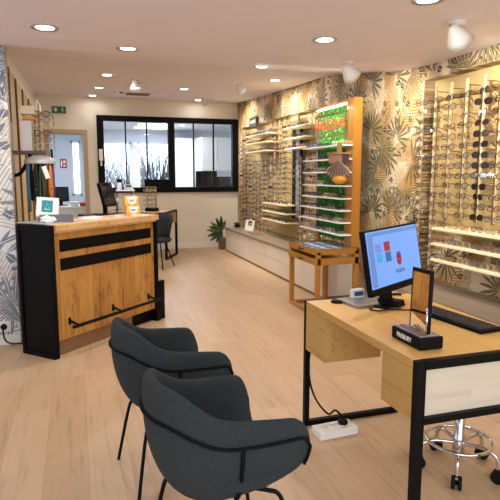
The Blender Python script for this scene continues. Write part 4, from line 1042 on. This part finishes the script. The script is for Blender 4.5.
# ------------------------------------------------------------------ on the cabinet top
def leaf_mb(mb, p, d, L, W, droop=.2, thick=.004):
    p = V(p); d = V(d).normalized(); sd = d.cross(V((0, 0, 1)))
    if sd.length < .1: sd = V((1, 0, 0))
    sd.normalize(); rows = []
    for i in range(7):
        s2 = i/6; c = p+d*L*s2+V((0, 0, -droop*L*s2*s2)); w_ = W*math.sin(min(1, s2*1.15+.08)*PI*.93)**.7*.5
        rows.append([c-sd*w_, c+V((0, 0, -.1*w_)), c+sd*w_])
    mb.grid(rows)
pl = thing('potted_plant', 'green broad-leaved plant at the back corner by the cabinet end', 'plant', (2.72, 10.3, 0))
build('pot', MB().lathe([(0, 0), (.08, 0), (.10, .2), (.11, .22), (.095, .22), (.09, .18), (0, .18)], (2.72, 10.3, 0), 20), M['terra'], pl)
build('stem', MB().tube([(2.72, 10.3, .17), (2.70, 10.29, .32), (2.70, 10.28, .45)], .012, 6), M['bark'], pl)
random.seed(9)
for k, (dx_, dz, L) in enumerate(((-1, .12, .34), (-.9, -.22, .34), (-.8, -.5, .32), (-.75, .55, .32), (-.45, .85, .30), (-.12, 1., .30), (.3, .9, .22), (-.5, -.7, .25), (-.95, .35, .30))):
    mb = MB(); dd = V((dx_, -.35, dz)).normalized(); p = V((2.69, 10.28, .36+.02*dz))
    side = dd.cross(V((0, 1, 0))).normalized(); rows = []
    for i in range(8):
        s2 = i/7; w_ = .036*math.sin(min(1, s2*.95+.1)*PI)**.6 if s2 < .99 else .01
        cpt = p+dd*L*s2; rows.append([cpt-side*w_, cpt+V((0, -.012, 0)), cpt+side*w_])
    mb.grid(rows); o = build('leaf', mb, M['leaf'] if k % 3 else M['leaf2'], pl); sm = o.modifiers.new('t', 'SOLIDIFY'); sm.thickness = .005
sc2 = thing('succulent', 'small dark succulent on the far end of the worktop', 'plant', (2.98, 9.93, .462))
build('pot', MB().lathe([(0, 0), (.05, 0), (.06, .04), (.05, .045), (0, .04)], (2.90, 9.9, .462), 14), M['black'], sc2)
mb = MB()
for k in range(14): leaf_mb(mb, (2.90, 9.9, .50), (math.cos(k*2.4), math.sin(k*2.4), .5+.04*k), .11, .05, .1)
build('leaves', mb, M['leaf'], sc2)
X = facing((2.93, 9.2, .555), (-.75, -.66, .15)) @ Matrix.Rotation(-.1, 4, 'Z')
ph = thing('photo_card', 'white standing photo card of a dark-haired face in glasses on the worktop', 'photo card', (2.93, 9.2, .462))
build('card', MB(X).box((-.09, -.09, 0), (.09, .10, .006), .001), M['paper'], ph)
build('portrait', MB(X).lathe([(0, .006), (.035, .006), (.035, .008), (0, .008)], (.02, .03, 0), 16), plain('skin_print', (200, 160, 140), .6), ph)
build('dark_hair', MB(X).box((-.03, .055, .006), (.05, .085, .009), .002).box((-.035, .01, .006), (-.012, .06, .009), .001), plain('hair_print', (60, 46, 44), .6), ph)
build('strut', MB(X).box((-.01, -.09, -.05), (.01, -.08, 0)), M['paper'], ph)
tag(build('flat_tray', MB().box((2.80, 8.55, .462), (2.98, 8.95, .472), .002), M['kraft'], origin=(2.9, 8.7, .462)), 'thin brown tray lying on the worktop in front of the photo card', 'tray')
random.seed(33)
lab = ['clear', 'white', 'frosted', 'tall white', 'grey']
for k, (x, y, h) in enumerate(((2.95, 6.60, .20), (2.90, 6.42, .15), (2.98, 6.30, .24), (2.88, 6.15, .19), (2.98, 6.85, .14))):
    b2 = thing('bottle', '%s display bottle on the worktop left of the wooden stand, %s from the far side' % (('grey', 'white', 'silver', 'white', 'grey')[k], ORD[(1, 2, 3, 4, 0)[k]]), 'bottle', (x, y, .462), 'bottles on the worktop')
    build('body', MB().lathe([(0, 0), (.035, 0), (.037, .02), (.032, h*.6), (.012, h*.8), (.012, h), (0, h)], (x, y, .462), 16), M['steel'] if k % 2 == 0 else M['whitegloss'], b2)
    build('cap', MB().lathe([(.015, h), (.015, h+.02), (0, h+.02)], (x, y, .462), 12), M['white'], b2)

# ------------------------------------------------------------------ place spectacles: nearest 300 singly, the rest in one object
SP.sort(key=lambda s: (0 if ('carousel' in s[7] or 'tower' in s[7]) else 1, s[0]))
for s in SP[:300]: place_sp(s)
rest = SP[300:]
if rest:
    mb = MB(); mats = []; 
    me = bpy.data.meshes.new('far_spectacles'); bm = bmesh.new(); slot = {}
    for s in rest:
        d, p, rz, tilt, col, sun, *_ = s
        src = MESH['far', col, sun].copy(); src.transform(Matrix.Translation(p) @ Matrix.Rotation(rz, 4, 'Z') @ Matrix.Rotation(tilt, 4, 'Y'))
        idx = []
        for m_ in src.materials:
            if m_.name not in slot: slot[m_.name] = len(slot); me.materials.append(m_)
            idx.append(slot[m_.name])
        n0 = len(bm.faces); bm.from_mesh(src); bm.faces.ensure_lookup_table()
        for f in bm.faces[n0:]: f.material_index = idx[f.material_index]
        bpy.data.meshes.remove(src)
    bm.to_mesh(me); bm.free()
    o = bpy.data.objects.new('spectacles', me); COL.objects.link(o)
    tag(o, 'mass of small spectacles filling the farthest rods and shelves of the right wall', 'glasses', None, 'stuff')

# ------------------------------------------------------------------ world and light
w = bpy.data.worlds.new('world'); sc.world = w; w.use_nodes = True; t = w.node_tree; bg = t.nodes['Background']
tc = t.nodes.new('ShaderNodeTexCoord'); nz = noise(t, tc.outputs['Generated'], 2.0)
sp3 = t.nodes.new('ShaderNodeSeparateXYZ'); t.links.new(tc.outputs['Generated'], sp3.inputs[0])
fwd = ramp(t, N(t, sp3.outputs[1]), .2, .8)*2.0+.72
t.links.new(mix(t, nz, (.86, .94, 1.0, 1), (.92, .96, 1.0, 1)), bg.inputs['Color']); t.links.new(fwd.k, bg.inputs['Strength'])
# daylight of the shop front behind the camera
area((.8, -1.0, 1.5), 3.8, 55, (.95, .98, 1), (PI/2, 0, 0), sy=2.2)
sc.view_settings.view_transform = 'Standard'; sc.view_settings.look = 'None'; sc.view_settings.gamma = 1; sc.view_settings.use_curve_mapping = False
sc.view_settings.exposure = 0.36
